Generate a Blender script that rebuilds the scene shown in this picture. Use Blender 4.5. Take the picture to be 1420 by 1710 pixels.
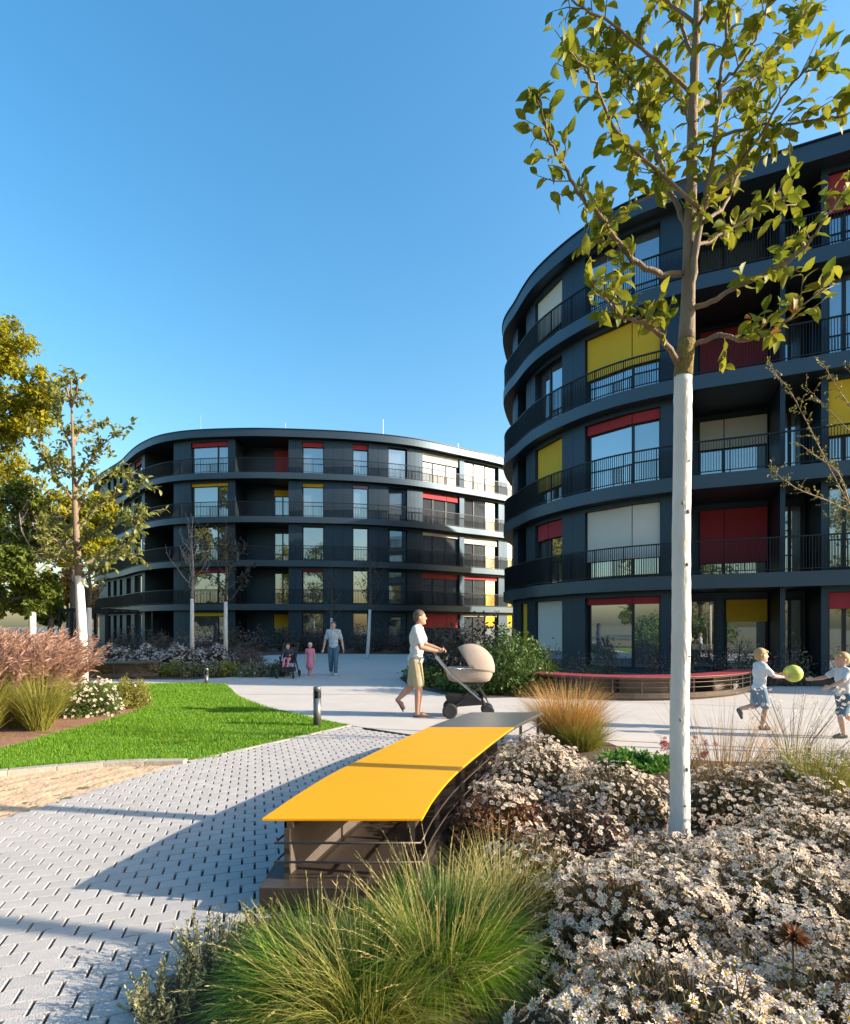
import bpy, bmesh, math
import numpy as np
from mathutils import Vector, Matrix

scene = bpy.context.scene
COL = scene.collection
for _o in list(bpy.data.objects):
    bpy.data.objects.remove(_o, do_unlink=True)

# ---------------------------------------------------------------- camera
EYE = 1.49
FPX = 900.0            # focal length in photograph pixels (1420 wide)
HOR = 1047.0           # horizon row
cam_d = bpy.data.cameras.new('camera')
cam = bpy.data.objects.new('camera', cam_d)
COL.objects.link(cam)
cam.location = (0, 0, EYE)
cam.rotation_euler = (math.radians(90), 0, 0)
cam_d.sensor_fit = 'HORIZONTAL'
cam_d.sensor_width = 36.0
cam_d.lens = 36.0 * FPX / 1420.0
cam_d.shift_y = (HOR - 855.0) / 1420.0
cam_d.clip_start = 0.05
cam_d.clip_end = 4000
scene.camera = cam

# ---------------------------------------------------------------- sky, sun, exposure
SUN_EL = math.radians(21.9)
SUN_H = Vector((0.987, -0.16, 0)).normalized()
world = bpy.data.worlds.new('World')
scene.world = world
world.use_nodes = True
wn = world.node_tree.nodes
wl = world.node_tree.links
wn.clear()
w_out = wn.new('ShaderNodeOutputWorld')
w_bg = wn.new('ShaderNodeBackground')
w_sky = wn.new('ShaderNodeTexSky')
w_sky.sky_type = 'NISHITA'
w_sky.sun_disc = False
w_sky.sun_elevation = SUN_EL
w_sky.sun_rotation = math.atan2(SUN_H.x, SUN_H.y)
w_sky.altitude = 300
w_sky.air_density = 1.5
w_sky.dust_density = 3.0
w_sky.ozone_density = 3.2
w_bg.inputs['Strength'].default_value = 0.128
w_hsv = wn.new('ShaderNodeHueSaturation')
w_hsv.inputs['Hue'].default_value = 0.494
w_hsv.inputs['Saturation'].default_value = 1.32
wl.new(w_sky.outputs[0], w_hsv.inputs['Color'])
wl.new(w_hsv.outputs[0], w_bg.inputs[0])
wl.new(w_bg.outputs[0], w_out.inputs[0])

sun_d = bpy.data.lights.new('sun', 'SUN')
sun_d.energy = 4.6
sun_d.angle = math.radians(0.55)
sun_d.color = (1.0, 0.87, 0.70)
sun = bpy.data.objects.new('sun', sun_d)
COL.objects.link(sun)
_dir = Vector((SUN_H.x * math.cos(SUN_EL), SUN_H.y * math.cos(SUN_EL), math.sin(SUN_EL)))
sun.rotation_euler = (-_dir).to_track_quat('-Z', 'Y').to_euler()
sun.location = (30, -5, 30)

vs = scene.view_settings
vs.view_transform = 'Standard'
vs.look = 'None'
vs.exposure = 1.36
vs.gamma = 1.0
vs.use_curve_mapping = False
scene.cycles.max_bounces = 8
scene.cycles.transparent_max_bounces = 12
scene.cycles.use_denoising = True

# ---------------------------------------------------------------- helpers
RNG = np.random.default_rng(7)

def gx(px, D):                 # lateral world coordinate of photo column px at depth D
    return (px - 710.0) / FPX * D

def gd(py, z=0.0):             # depth of a point of height z seen at photo row py
    return FPX * (EYE - z) / (py - HOR)

def gp(px, py, z=0.0):
    d = gd(py, z)
    return (gx(px, d), d)

def wz(py, D):                 # height seen at row py and depth D
    return EYE - (py - HOR) / FPX * D

def link(o, parent=None):
    COL.objects.link(o)
    if parent is not None:
        o.parent = parent
    return o

def mesh_obj(name, V, F, mat=None, parent=None, smooth=False, mi=None):
    """V list/array of verts, F list of faces or (m,k) int array; mat material or list."""
    me = bpy.data.meshes.new(name)
    if isinstance(F, np.ndarray) and isinstance(V, np.ndarray):
        n, k = F.shape
        me.vertices.add(len(V))
        me.vertices.foreach_set('co', np.ascontiguousarray(V, dtype=np.float32).ravel())
        me.loops.add(n * k)
        me.loops.foreach_set('vertex_index', np.ascontiguousarray(F, dtype=np.int32).ravel())
        me.polygons.add(n)
        me.polygons.foreach_set('loop_start', np.arange(0, n * k, k, dtype=np.int32))
        me.polygons.foreach_set('loop_total', np.full(n, k, dtype=np.int32))
        me.update(calc_edges=True)
    else:
        me.from_pydata([tuple(v) for v in V], [], [tuple(f) for f in F])
        me.update()
    mats = mat if isinstance(mat, (list, tuple)) else ([mat] if mat else [])
    for m in mats:
        me.materials.append(m)
    if mi is not None:
        me.polygons.foreach_set('material_index', np.asarray(mi, dtype=np.int32))
    me.polygons.foreach_set('use_smooth', np.full(len(me.polygons), bool(smooth), dtype=bool))
    o = bpy.data.objects.new(name, me)
    return link(o, parent)

def tag(o, label=None, cat=None, group=None, kind=None):
    if label: o['label'] = label
    if cat: o['category'] = cat
    if group: o['group'] = group
    if kind: o['kind'] = kind
    return o

def thing(name, label, cat, loc=(0, 0, 0), rz=0.0, group=None):
    o = bpy.data.objects.new(name, None)
    o.empty_display_size = 0.1
    link(o)
    o.location = loc
    o.rotation_euler = (0, 0, rz)
    return tag(o, label, cat, group)

def share(src, parent, loc=None, rot=None, scale=None):
    c = src.copy()
    COL.objects.link(c)
    c.parent = parent
    if loc is not None: c.location = loc
    if rot is not None: c.rotation_euler = rot
    if scale is not None: c.scale = scale if hasattr(scale, '__len__') else (scale,) * 3
    return c

def copy_tree(o, parent=None):
    c = o.copy()
    COL.objects.link(c)
    c.parent = parent
    for ch in list(o.children):
        copy_tree(ch, c)
    return c

class MB:
    """collects simple solids into one mesh"""
    def __init__(s):
        s.v, s.f = [], []
    def add(s, V, F):
        b = len(s.v)
        s.v += [tuple(map(float, p)) for p in V]
        s.f += [tuple(i + b for i in f) for f in F]
        return s
    def box(s, lo, hi):
        x0, y0, z0 = lo; x1, y1, z1 = hi
        return s.add([(x0,y0,z0),(x1,y0,z0),(x1,y1,z0),(x0,y1,z0),(x0,y0,z1),(x1,y0,z1),(x1,y1,z1),(x0,y1,z1)],
                     [(0,3,2,1),(4,5,6,7),(0,1,5,4),(1,2,6,5),(2,3,7,6),(3,0,4,7)])
    def bar(s, a, b, w, h=None, up=(0, 0, 1)):
        a = Vector(a); b = Vector(b); h = h or w
        d = (b - a).normalized(); u = Vector(up)
        if abs(d.dot(u)) > 0.95: u = Vector((0, 1, 0)) if abs(d.y) < .9 else Vector((1, 0, 0))
        r = d.cross(u).normalized(); u = r.cross(d)
        q = [r*(w/2)+u*(h/2), -r*(w/2)+u*(h/2), -r*(w/2)-u*(h/2), r*(w/2)-u*(h/2)]
        return s.add([a+p for p in q] + [b+p for p in q],
                     [(0,1,2,3),(7,6,5,4),(0,4,5,1),(1,5,6,2),(2,6,7,3),(3,7,4,0)])
    def tube(s, pts, rad, n=8, cap=True):
        V, F = tube(pts, rad, n, cap)
        return s.add(V, F)
    def lathe(s, prof, c=(0, 0, 0), n=20, axis='z'):
        V, F = [], []
        for (r, z) in prof:
            for k in range(n):
                a = 2*math.pi*k/n
                p = (r*math.cos(a), r*math.sin(a), z)
                if axis == 'y': p = (p[0], p[2], p[1])
                if axis == 'x': p = (p[2], p[0], p[1])
                V.append((p[0]+c[0], p[1]+c[1], p[2]+c[2]))
        for i in range(len(prof)-1):
            for k in range(n):
                F.append((i*n+k, i*n+(k+1)%n, (i+1)*n+(k+1)%n, (i+1)*n+k))
        F.append(tuple(range(n))[::-1])
        F.append(tuple((len(prof)-1)*n+k for k in range(n)))
        return s.add(V, F)
    def build(s, name, mat, parent=None, smooth=False, bevel=0):
        o = mesh_obj(name, s.v, s.f, mat, parent, smooth)
        if bevel:
            m = o.modifiers.new('bevel', 'BEVEL'); m.width = bevel; m.segments = 2
            m.limit_method = 'ANGLE'
        return o

def tube(pts, rad, n=8, cap=True):
    P = [Vector(p) for p in pts]
    R = list(rad) if hasattr(rad, '__len__') else [rad]*len(P)
    V, F = [], []
    prev = None
    for i, p in enumerate(P):
        d = (P[min(i+1, len(P)-1)] - P[max(i-1, 0)]).normalized()
        if prev is None:
            u = Vector((0, 0, 1)) if abs(d.z) < .9 else Vector((1, 0, 0))
            r = d.cross(u).normalized()
        else:
            r = (prev - d*prev.dot(d)).normalized()
        prev = r
        u = r.cross(d)
        for k in range(n):
            a = 2*math.pi*k/n
            V.append(p + (r*math.cos(a)+u*math.sin(a))*R[i])
    for i in range(len(P)-1):
        for k in range(n):
            F.append((i*n+k, i*n+(k+1) % n, (i+1)*n+(k+1) % n, (i+1)*n+k))
    if cap:
        F.append(tuple(range(n))[::-1]); F.append(tuple((len(P)-1)*n+k for k in range(n)))
    return V, F

def catmull(pts, per=8, closed=False):
    P = [np.array(p, float) for p in pts]
    n = len(P); out = []
    rng = range(n) if closed else range(n-1)
    for i in rng:
        if closed:
            a, b, c, d = P[i-1], P[i], P[(i+1) % n], P[(i+2) % n]
        else:
            a = P[i-1] if i > 0 else 2*P[0]-P[1]
            b, c = P[i], P[i+1]
            d = P[i+2] if i+2 < n else 2*P[-1]-P[-2]
        for k in range(per):
            t = k/per
            out.append(0.5*((2*b)+(-a+c)*t+(2*a-5*b+4*c-d)*t*t+(-a+3*b-3*c+d)*t**3))
    if not closed: out.append(P[-1])
    return np.array(out)

def poly_sheet(name, pts, z, mat, parent=None, kind='structure'):
    o = mesh_obj(name, [(p[0], p[1], z) for p in pts], [tuple(range(len(pts)))], mat, parent)
    if o.data.polygons[0].normal.z < 0:
        o.data.flip_normals()
    if kind: o['kind'] = kind
    return o

def in_poly(P, poly):
    P = np.asarray(P); poly = np.asarray(poly)
    x, y = P[:, 0], P[:, 1]
    inside = np.zeros(len(P), bool)
    j = len(poly)-1
    for i in range(len(poly)):
        xi, yi = poly[i]; xj, yj = poly[j]
        c = ((yi > y) != (yj > y)) & (x < (xj-xi)*(y-yi)/(yj-yi+1e-12)+xi)
        inside ^= c
        j = i
    return inside

def rots(yaw, pitch, roll):
    """stack of rotation matrices Rz(yaw) Ry(pitch) Rx(roll)"""
    cy, sy, cp, sp, cr, sr = np.cos(yaw), np.sin(yaw), np.cos(pitch), np.sin(pitch), np.cos(roll), np.sin(roll)
    R = np.empty((len(yaw), 3, 3))
    R[:, 0, 0] = cy*cp; R[:, 0, 1] = cy*sp*sr-sy*cr; R[:, 0, 2] = cy*sp*cr+sy*sr
    R[:, 1, 0] = sy*cp; R[:, 1, 1] = sy*sp*sr+cy*cr; R[:, 1, 2] = sy*sp*cr-cy*sr
    R[:, 2, 0] = -sp;   R[:, 2, 1] = cp*sr;          R[:, 2, 2] = cp*cr
    return R

def frames(z):
    """rotation matrices whose local Z is z (n,3), random spin"""
    z = z/np.linalg.norm(z, axis=1, keepdims=True)
    a = RNG.normal(size=z.shape)
    x = a - z*(a*z).sum(1, keepdims=True)
    x /= np.linalg.norm(x, axis=1, keepdims=True)
    y = np.cross(z, x)
    return np.stack([x, y, z], axis=2)

def scatter(T, F, pos, R, sc):
    """merge copies of template T(v,3),F(m,k) at pos with rotation R and scale"""
    T = np.asarray(T, float); F = np.asarray(F, int)
    n, v = len(pos), len(T)
    sc = np.asarray(sc, float)
    if sc.ndim == 1: sc = sc[:, None]
    V = np.einsum('nij,nvj->nvi', R, T[None]*sc[:, None, :]) + np.asarray(pos)[:, None, :]
    FF = F[None] + (np.arange(n)*v)[:, None, None]
    return V.reshape(-1, 3), FF.reshape(-1, F.shape[1])

def join_np(parts):
    Vs, Fs, Ms, b = [], [], [], 0
    for p in parts:
        V, F = p[0], p[1]
        Vs.append(V); Fs.append(F+b); b += len(V)
        Ms.append(np.full(len(F), p[2] if len(p) > 2 else 0))
    return np.concatenate(Vs), np.concatenate(Fs), np.concatenate(Ms)

def blades(base, yaw, length, width, lean, droop, K=5, twist=0.0):
    """grass blades as quad strips. lean: start angle from vertical, droop: added angle to the tip"""
    n = len(base)
    t = np.linspace(0, 1, K+1)
    ang = lean[:, None] + droop[:, None]*t[None]**1.3
    ds = length[:, None]/K
    r = np.concatenate([np.zeros((n, 1)), np.cumsum(np.sin(ang[:, :-1])*ds, 1)], 1)
    z = np.concatenate([np.zeros((n, 1)), np.cumsum(np.cos(ang[:, :-1])*ds, 1)], 1)
    dx, dy = np.cos(yaw)[:, None], np.sin(yaw)[:, None]
    C = np.stack([base[:, 0:1]+r*dx, base[:, 1:2]+r*dy, base[:, 2:3]+z], 2)
    w = width[:, None]*(1-t[None]**2*0.92)/2
    side = np.stack([-np.sin(yaw+twist), np.cos(yaw+twist), np.zeros(n)], 1)[:, None, :]
    L = C+side*w[:, :, None]; Rr = C-side*w[:, :, None]
    V = np.stack([L, Rr], 2).reshape(n, -1, 3)
    f = np.array([(2*k, 2*k+1, 2*k+3, 2*k+2) for k in range(K)])
    F = f[None]+(np.arange(n)*2*(K+1))[:, None, None]
    return V.reshape(-1, 3), F.reshape(-1, 4)

# ---------------------------------------------------------------- materials
MATS = {}
def rgb(r, g, b):
    return (r, g, b, 1.0)

def mat(name, col, rough=0.6, metal=0.0, col2=None, scale=6.0, mix=0.5, bump=0.0, bscale=40.0, island=0.0,
        trans=0.0, spec=None, detail=4.0, objrand=0.0, ior=None, stretch=None, coat=0.0):
    if name in MATS: return MATS[name]
    m = bpy.data.materials.new(name); m.use_nodes = True
    N, L = m.node_tree.nodes, m.node_tree.links
    N.clear()
    out = N.new('ShaderNodeOutputMaterial')
    b = N.new('ShaderNodeBsdfPrincipled')
    b.inputs['Roughness'].default_value = rough
    b.inputs['Metallic'].default_value = metal
    if spec is not None: b.inputs['Specular IOR Level'].default_value = spec
    if ior is not None: b.inputs['IOR'].default_value = ior
    if coat: b.inputs['Coat Weight'].default_value = coat
    c1 = rgb(*col)
    b.inputs['Base Color'].default_value = c1
    sock = None
    co = None
    if col2 is not None or bump:
        tc = N.new('ShaderNodeTexCoord'); co = tc.outputs['Object']
        if stretch:
            mp = N.new('ShaderNodeMapping'); mp.inputs['Scale'].default_value = stretch
            L.new(co, mp.inputs[0]); co = mp.outputs[0]
    if col2 is not None:
        nz = N.new('ShaderNodeTexNoise'); nz.inputs['Scale'].default_value = scale; nz.inputs['Detail'].default_value = detail
        L.new(co, nz.inputs['Vector'])
        rp = N.new('ShaderNodeMapRange'); rp.inputs[1].default_value = 0.5-mix*0.5; rp.inputs[2].default_value = 0.5+mix*0.5
        L.new(nz.outputs['Fac'], rp.inputs[0])
        fac = rp.outputs[0]
        mx = N.new('ShaderNodeMix'); mx.data_type = 'RGBA'
        mx.inputs['A'].default_value = c1; mx.inputs['B'].default_value = rgb(*col2)
        if island:
            g = N.new('ShaderNodeNewGeometry')
            ad = N.new('ShaderNodeMix'); ad.data_type = 'FLOAT'; ad.inputs[0].default_value = island
            L.new(fac, ad.inputs[2]); L.new(g.outputs['Random Per Island'], ad.inputs[3]); fac = ad.outputs[0]
        if objrand:
            oi = N.new('ShaderNodeObjectInfo')
            ad = N.new('ShaderNodeMix'); ad.data_type = 'FLOAT'; ad.inputs[0].default_value = objrand
            L.new(fac, ad.inputs[2]); L.new(oi.outputs['Random'], ad.inputs[3]); fac = ad.outputs[0]
        L.new(fac, mx.inputs['Factor'])
        sock = mx.outputs['Result']
        L.new(sock, b.inputs['Base Color'])
    if bump:
        nb = N.new('ShaderNodeTexNoise'); nb.inputs['Scale'].default_value = bscale; nb.inputs['Detail'].default_value = 5
        L.new(co, nb.inputs['Vector'])
        bp = N.new('ShaderNodeBump'); bp.inputs['Strength'].default_value = bump; bp.inputs['Distance'].default_value = 0.02
        L.new(nb.outputs['Fac'], bp.inputs['Height']); L.new(bp.outputs[0], b.inputs['Normal'])
    sh = b.outputs[0]
    if trans:
        t = N.new('ShaderNodeBsdfTranslucent'); t.inputs[0].default_value = c1
        if sock: L.new(sock, t.inputs[0])
        ms = N.new('ShaderNodeMixShader'); ms.inputs[0].default_value = trans
        L.new(sh, ms.inputs[1]); L.new(t.outputs[0], ms.inputs[2]); sh = ms.outputs[0]
    L.new(sh, out.inputs[0])
    MATS[name] = m
    return m

# architecture
M_CLAD = mat('dark_cladding', (0.034, 0.053, 0.073), 0.50, 0.80, (0.046, 0.067, 0.088), 1.2, 0.8, bump=0.03, bscale=3)
M_SLAB = mat('slab_cladding', (0.056, 0.078, 0.100), 0.46, 0.80, (0.070, 0.094, 0.116), 0.8, 0.8)
M_RAIL = mat('railing_metal', (0.016, 0.019, 0.023), 0.45, 0.5)
M_FRAME = mat('window_frame_metal', (0.018, 0.020, 0.024), 0.4, 0.4)
M_GLASS = mat('window_glass', (0.30, 0.34, 0.38), 0.02, 0.85, (0.40, 0.43, 0.46), 0.4, 0.8)
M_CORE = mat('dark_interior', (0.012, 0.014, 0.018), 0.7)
M_RED = mat('red_blind', (0.36, 0.022, 0.035), 0.75, 0, (0.30, 0.018, 0.03), 3, 0.8)
M_YEL = mat('yellow_blind', (0.68, 0.40, 0.008), 0.7, 0, (0.62, 0.36, 0.008), 3, 0.8)
M_CREAM = mat('cream_blind', (0.62, 0.57, 0.50), 0.8, 0, (0.56, 0.52, 0.47), 3, 0.8)
M_LILAC = mat('lilac_blind', (0.48, 0.27, 0.38), 0.8)
M_ROOF = mat('roof_gravel', (0.2, 0.2, 0.2), 0.9, 0, (0.14, 0.14, 0.14), 8)
# ================================================================= GROUND
M_SOIL = mat('bed_soil', (0.050, 0.034, 0.022), 0.95, 0, (0.10, 0.066, 0.042), 14, 0.5, bump=0.9, bscale=30)
M_EARTH = mat('ground_earth', (0.10, 0.11, 0.05), 0.95, 0, (0.16, 0.13, 0.07), 0.6, 0.7, bump=0.4, bscale=8)
M_PLAZA = mat('plaza_concrete', (0.52, 0.475, 0.435), 0.8, 0, (0.44, 0.405, 0.375), 1.6, 0.6, bump=0.12, bscale=160)
M_MULCH = mat('bark_mulch', (0.20, 0.095, 0.050), 0.95, 0, (0.32, 0.175, 0.10), 26, 0.5, bump=1.0, bscale=55)
M_SAND = mat('play_sand', (0.60, 0.41, 0.26), 0.95, 0, (0.48, 0.32, 0.20), 9, 0.6, bump=0.8, bscale=26)
M_PAVER = mat('paver_concrete', (0.46, 0.432, 0.412), 0.85, 0, (0.36, 0.338, 0.325), 14, 0.6, bump=0.35, bscale=130, objrand=0.5)
M_PAVER2 = mat('paver_concrete_far', (0.46, 0.432, 0.412), 0.85, 0, (0.36, 0.338, 0.325), 14, 0.6, bump=0.35, bscale=130, island=0.5)
M_JOINT = mat('joint_sand', (0.085, 0.075, 0.066), 0.95, 0, (0.05, 0.046, 0.042), 40, 0.6, bump=0.5, bscale=120)
M_KERB = mat('kerb_stone', (0.42, 0.37, 0.31), 0.85, 0, (0.30, 0.26, 0.215), 9, 0.6, bump=0.4, bscale=50)
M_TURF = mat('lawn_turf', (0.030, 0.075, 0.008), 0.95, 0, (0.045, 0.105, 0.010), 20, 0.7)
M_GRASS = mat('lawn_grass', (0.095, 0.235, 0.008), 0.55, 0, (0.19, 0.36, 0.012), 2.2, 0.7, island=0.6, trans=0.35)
M_STEEL_EDGE = mat('edge_steel', (0.06, 0.055, 0.05), 0.6, 0.5)

def sheet(name, pts, z, m): return poly_sheet(name, pts, z, m)

# one sheet to the horizon
_g = MB()
_g.add([(-1500, -300, -0.012), (1500, -300, -0.012), (1500, 2500, -0.012), (-1500, 2500, -0.012)], [(0, 1, 2, 3)])
tag(_g.build('ground', M_EARTH), kind='structure')

# light concrete plaza, one large sheet with a curved outline
plaza_pts = [(-40, 13.9), (-11, 14.05), (-5.2, 14.0), (-4.15, 11.87), (-3.19, 10.24), (-2.11, 9.06), (-1.08, 8.13),
             (-0.97, 7.93), (-0.16, 7.33), (0.6, 6.85), (1.2, 6.5), (1.4, 7.15), (1.9, 7.3), (2.35, 6.9), (2.5, 6.2), (3.2, 5.95),
             (5.0, 5.8), (7.0, 5.5), (12, 4.6), (20, 2.5), (26, 5.5), (22.0, 9.3), (17, 11.6), (12.0, 13.5), (8.5, 13.6), (7.4, 12.6), (5.4, 11.2), (4.1, 11.0),
             (2.6, 11.7), (2.0, 11.4), (1.2, 11.3), (0.4, 11.9), (-0.35, 13.4), (-0.75, 15.7), (-0.4, 18.5), (1.0, 22), (1.4, 29.0),
             (-6, 30.0), (-9.3, 27.5), (-9.0, 24.0), (-7.0, 19.0), (-5.7, 16.0), (-6.6, 15.2), (-11, 15.55), (-40, 15.8)]
sheet('plaza', plaza_pts, 0.0, M_PLAZA)
# expansion joints sawn in the plaza are thin dark strips let into it
for (a, b) in (((-0.97, 7.95), (6.9, 5.9)), ((2.0, 11.3), (9.5, 9.0)), ((-4.2, 11.9), (0.4, 11.85)), ((-5.3, 16.1), (1.0, 18.4))):
    a = Vector((a[0], a[1], 0.0)); b = Vector((b[0], b[1], 0.0)); n = (b-a).cross(Vector((0, 0, 1))).normalized()*0.008
    mesh_obj('plaza_joint', [a-n+Vector((0,0,.004)), b-n+Vector((0,0,.004)), b+n+Vector((0,0,.004)), a+n+Vector((0,0,.004))], [(0,1,2,3)], M_STEEL_EDGE)['kind'] = 'structure'

# --- lawn
lawn_r = catmull([(-5.17, 14.0), (-4.15, 11.87), (-3.19, 10.24), (-2.11, 9.06), (-1.10, 8.12)], 5)
lawn_f = catmull([(-1.10, 8.12), (-1.80, 7.06), (-2.22, 6.45), (-2.58, 5.92), (-3.43, 5.86), (-3.88, 5.68), (-4.3, 5.48), (-5.0, 5.05), (-6.5, 4.4)], 5)
lawn_l = [(-6.6, 5.6), (-5.16, 6.45), (-5.08, 7.06), (-5.06, 7.66), (-5.04, 8.94), (-5.10, 9.86), (-5.5, 10.6), (-7.0, 11.4), (-9.5, 12.0), (-11.5, 13.0), (-11.5, 13.95)]
lawn_poly = np.array([tuple(p) for p in lawn_r] + [tuple(p) for p in lawn_f[1:]] + lawn_l)
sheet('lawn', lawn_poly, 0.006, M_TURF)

def lawn_blades(n, poly, h0, h1, w, name):
    lo, hi = poly.min(0), poly.max(0)
    # sample in proportion to apparent size: more blades near the camera
    P = []
    tot = 0
    while tot < n:
        q = RNG.uniform(lo, hi, (n*2, 2))
        keep = in_poly(q, poly) & (RNG.uniform(size=len(q)) < np.clip((6.0/q[:, 1])**1.1, 0, 1)) & (q[:, 0] > -0.83*q[:, 1]-0.4)
        P.append(q[keep]); tot += keep.sum()
    P = np.concatenate(P)[:n]
    far = P[:, 1]/6.0
    base = np.column_stack([P, np.full(n, 0.004)])
    # slow patches in height
    ph = 0.75+0.35*np.sin(P[:, 0]*2.1+1.3*np.sin(P[:, 1]*1.7))*np.sin(P[:, 1]*2.6+P[:, 0])
    V, F = blades(base, RNG.uniform(0, 6.283, n), RNG.uniform(h0, h1, n)*ph, w*RNG.uniform(.7, 1.3, n)*np.clip(far, 1, 2.5), np.abs(RNG.normal(0.15, .2, n)), RNG.uniform(0.2, 1.3, n), 2)
    return tag(mesh_obj(name, V, F, M_GRASS), 'short bright green lawn grass', 'grass', kind='stuff')
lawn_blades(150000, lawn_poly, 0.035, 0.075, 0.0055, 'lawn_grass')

# --- bark mulch bed at the left, sand pit
mulch_poly = [(-6.6, 5.6), (-5.16, 6.45), (-5.08, 7.06), (-5.06, 7.66), (-5.04, 8.94), (-5.10, 9.86), (-5.5, 10.6), (-7.0, 11.4), (-9.5, 12.0), (-11.5, 13.0), (-16, 13.5), (-18, 9), (-14, 5), (-9, 3.9)]
sheet('mulch_bed', mulch_poly, 0.012, M_MULCH)
_k = np.array([p for p in lawn_f[13:]])
sand_edge = [(-3.26, 4.13), (-3.08, 4.55), (-2.91, 5.14), (-2.64, 5.72)]
sand_poly = [(-5.2, 2.6), (-4.2, 2.9), (-3.6, 3.45)] + sand_edge + [tuple(p) for p in _k if p[0] > -6.4 and p[0] < -2.60] + [(-6.5, 3.4)]
# sand surface: a bumpy grid clipped to the pit
_lo, _hi = np.min(sand_poly, 0), np.max(sand_poly, 0)
_nx, _ny = 150, 130
_X, _Y = np.meshgrid(np.linspace(_lo[0], _hi[0], _nx), np.linspace(_lo[1], _hi[1], _ny))
_Z = -0.004 + 0.007*np.sin(_X*9+2*np.sin(_Y*7))*np.sin(_Y*11+1.5*np.sin(_X*6)) + RNG.normal(0, .0022, _X.shape) + 0.006*np.sin(_X*23+_Y*5)*np.sin(_Y*19-_X*7)
_V = np.column_stack([_X.ravel(), _Y.ravel(), _Z.ravel()])
_i = np.arange(_nx*_ny).reshape(_ny, _nx)
_F = np.stack([_i[:-1, :-1], _i[:-1, 1:], _i[1:, 1:], _i[1:, :-1]], 2).reshape(-1, 4)
_c = _V[_F].mean(1)
_F = _F[in_poly(_c[:, :2], np.array(sand_poly))]
tag(mesh_obj('sand_pit', _V, _F, M_SAND, smooth=True), kind='structure')

# kerb stones along the lawn: separate stones
def kerb_run(pts, w, h, seg, mname='kerb_stone'):
    root = thing('kerb', 'curved pale kerb of short stones between the lawn and the sand', 'kerb')
    P = catmull(pts, 12); d = np.r_[0, np.cumsum(np.linalg.norm(np.diff(P, axis=0), axis=1))]
    n = int(d[-1]/seg)
    for i in range(n):
        s0, s1 = d[-1]*i/n+0.004, d[-1]*(i+1)/n-0.004
        a = np.array([np.interp(s0, d, P[:, 0]), np.interp(s0, d, P[:, 1])]); b = np.array([np.interp(s1, d, P[:, 0]), np.interp(s1, d, P[:, 1])])
        t = (b-a)/np.linalg.norm(b-a); nn = np.array([-t[1], t[0]])*w/2
        hh = h+RNG.normal(0, .003)
        q = [a-nn, b-nn, b+nn, a+nn]
        mb = MB().add([(p[0], p[1], -0.05) for p in q]+[(p[0], p[1], hh) for p in q],
                      [(0,3,2,1),(4,5,6,7),(0,1,5,4),(1,2,6,5),(2,3,7,6),(3,0,4,7)])
        mb.build('stone', M_KERB, root, bevel=0.006)
kerb_run([(-2.60, 5.86), (-3.0, 5.85), (-3.43, 5.79), (-3.88, 5.61), (-4.3, 5.41), (-5.0, 4.98), (-6.5, 4.33)], 0.11, 0.05, 0.42)

# --- planting beds (soil)
bed_fore = [(-0.95, 0.5), (-1.05, 1.9), (-0.98, 2.45), (-0.80, 2.72), (-0.25, 2.8), (0.0, 2.9), (0.28, 3.9), (0.62, 4.95), (1.08, 5.9), (1.25, 6.45), (1.4, 7.15), (1.9, 7.3), (2.35, 6.9), (2.5, 6.2), (3.2, 5.95), (5.0, 5.8), (7.0, 5.5), (12, 4.6), (20, 2.5), (20, 0.5)]
sheet('flower_bed', bed_fore, 0.010, M_SOIL)
bed_mid = [(2.0, 11.4), (1.2, 11.3), (0.4, 11.9), (-0.35, 13.4), (-0.75, 15.7), (-0.4, 18.5), (1.0, 22), (1.4, 29), (5, 26), (4.6, 21), (6.5, 18), (9, 16.4), (14, 14.3), (12.0, 13.5), (8.5, 13.6), (7.4, 12.6), (5.4, 11.2), (4.1, 11.0), (2.6, 11.7)]
sheet('shrub_bed', bed_mid, 0.008, M_SOIL)
bed_far = [(1.4, 29), (-6, 30.0), (-9.3, 27.5), (-9.0, 24), (-7.0, 19.0), (-5.7, 16.0), (-6.6, 15.2), (-11, 15.55), (-40, 15.8), (-40, 40), (-14, 38), (6, 42), (8, 38)]
sheet('far_bed', bed_far, 0.008, M_SOIL)

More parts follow.
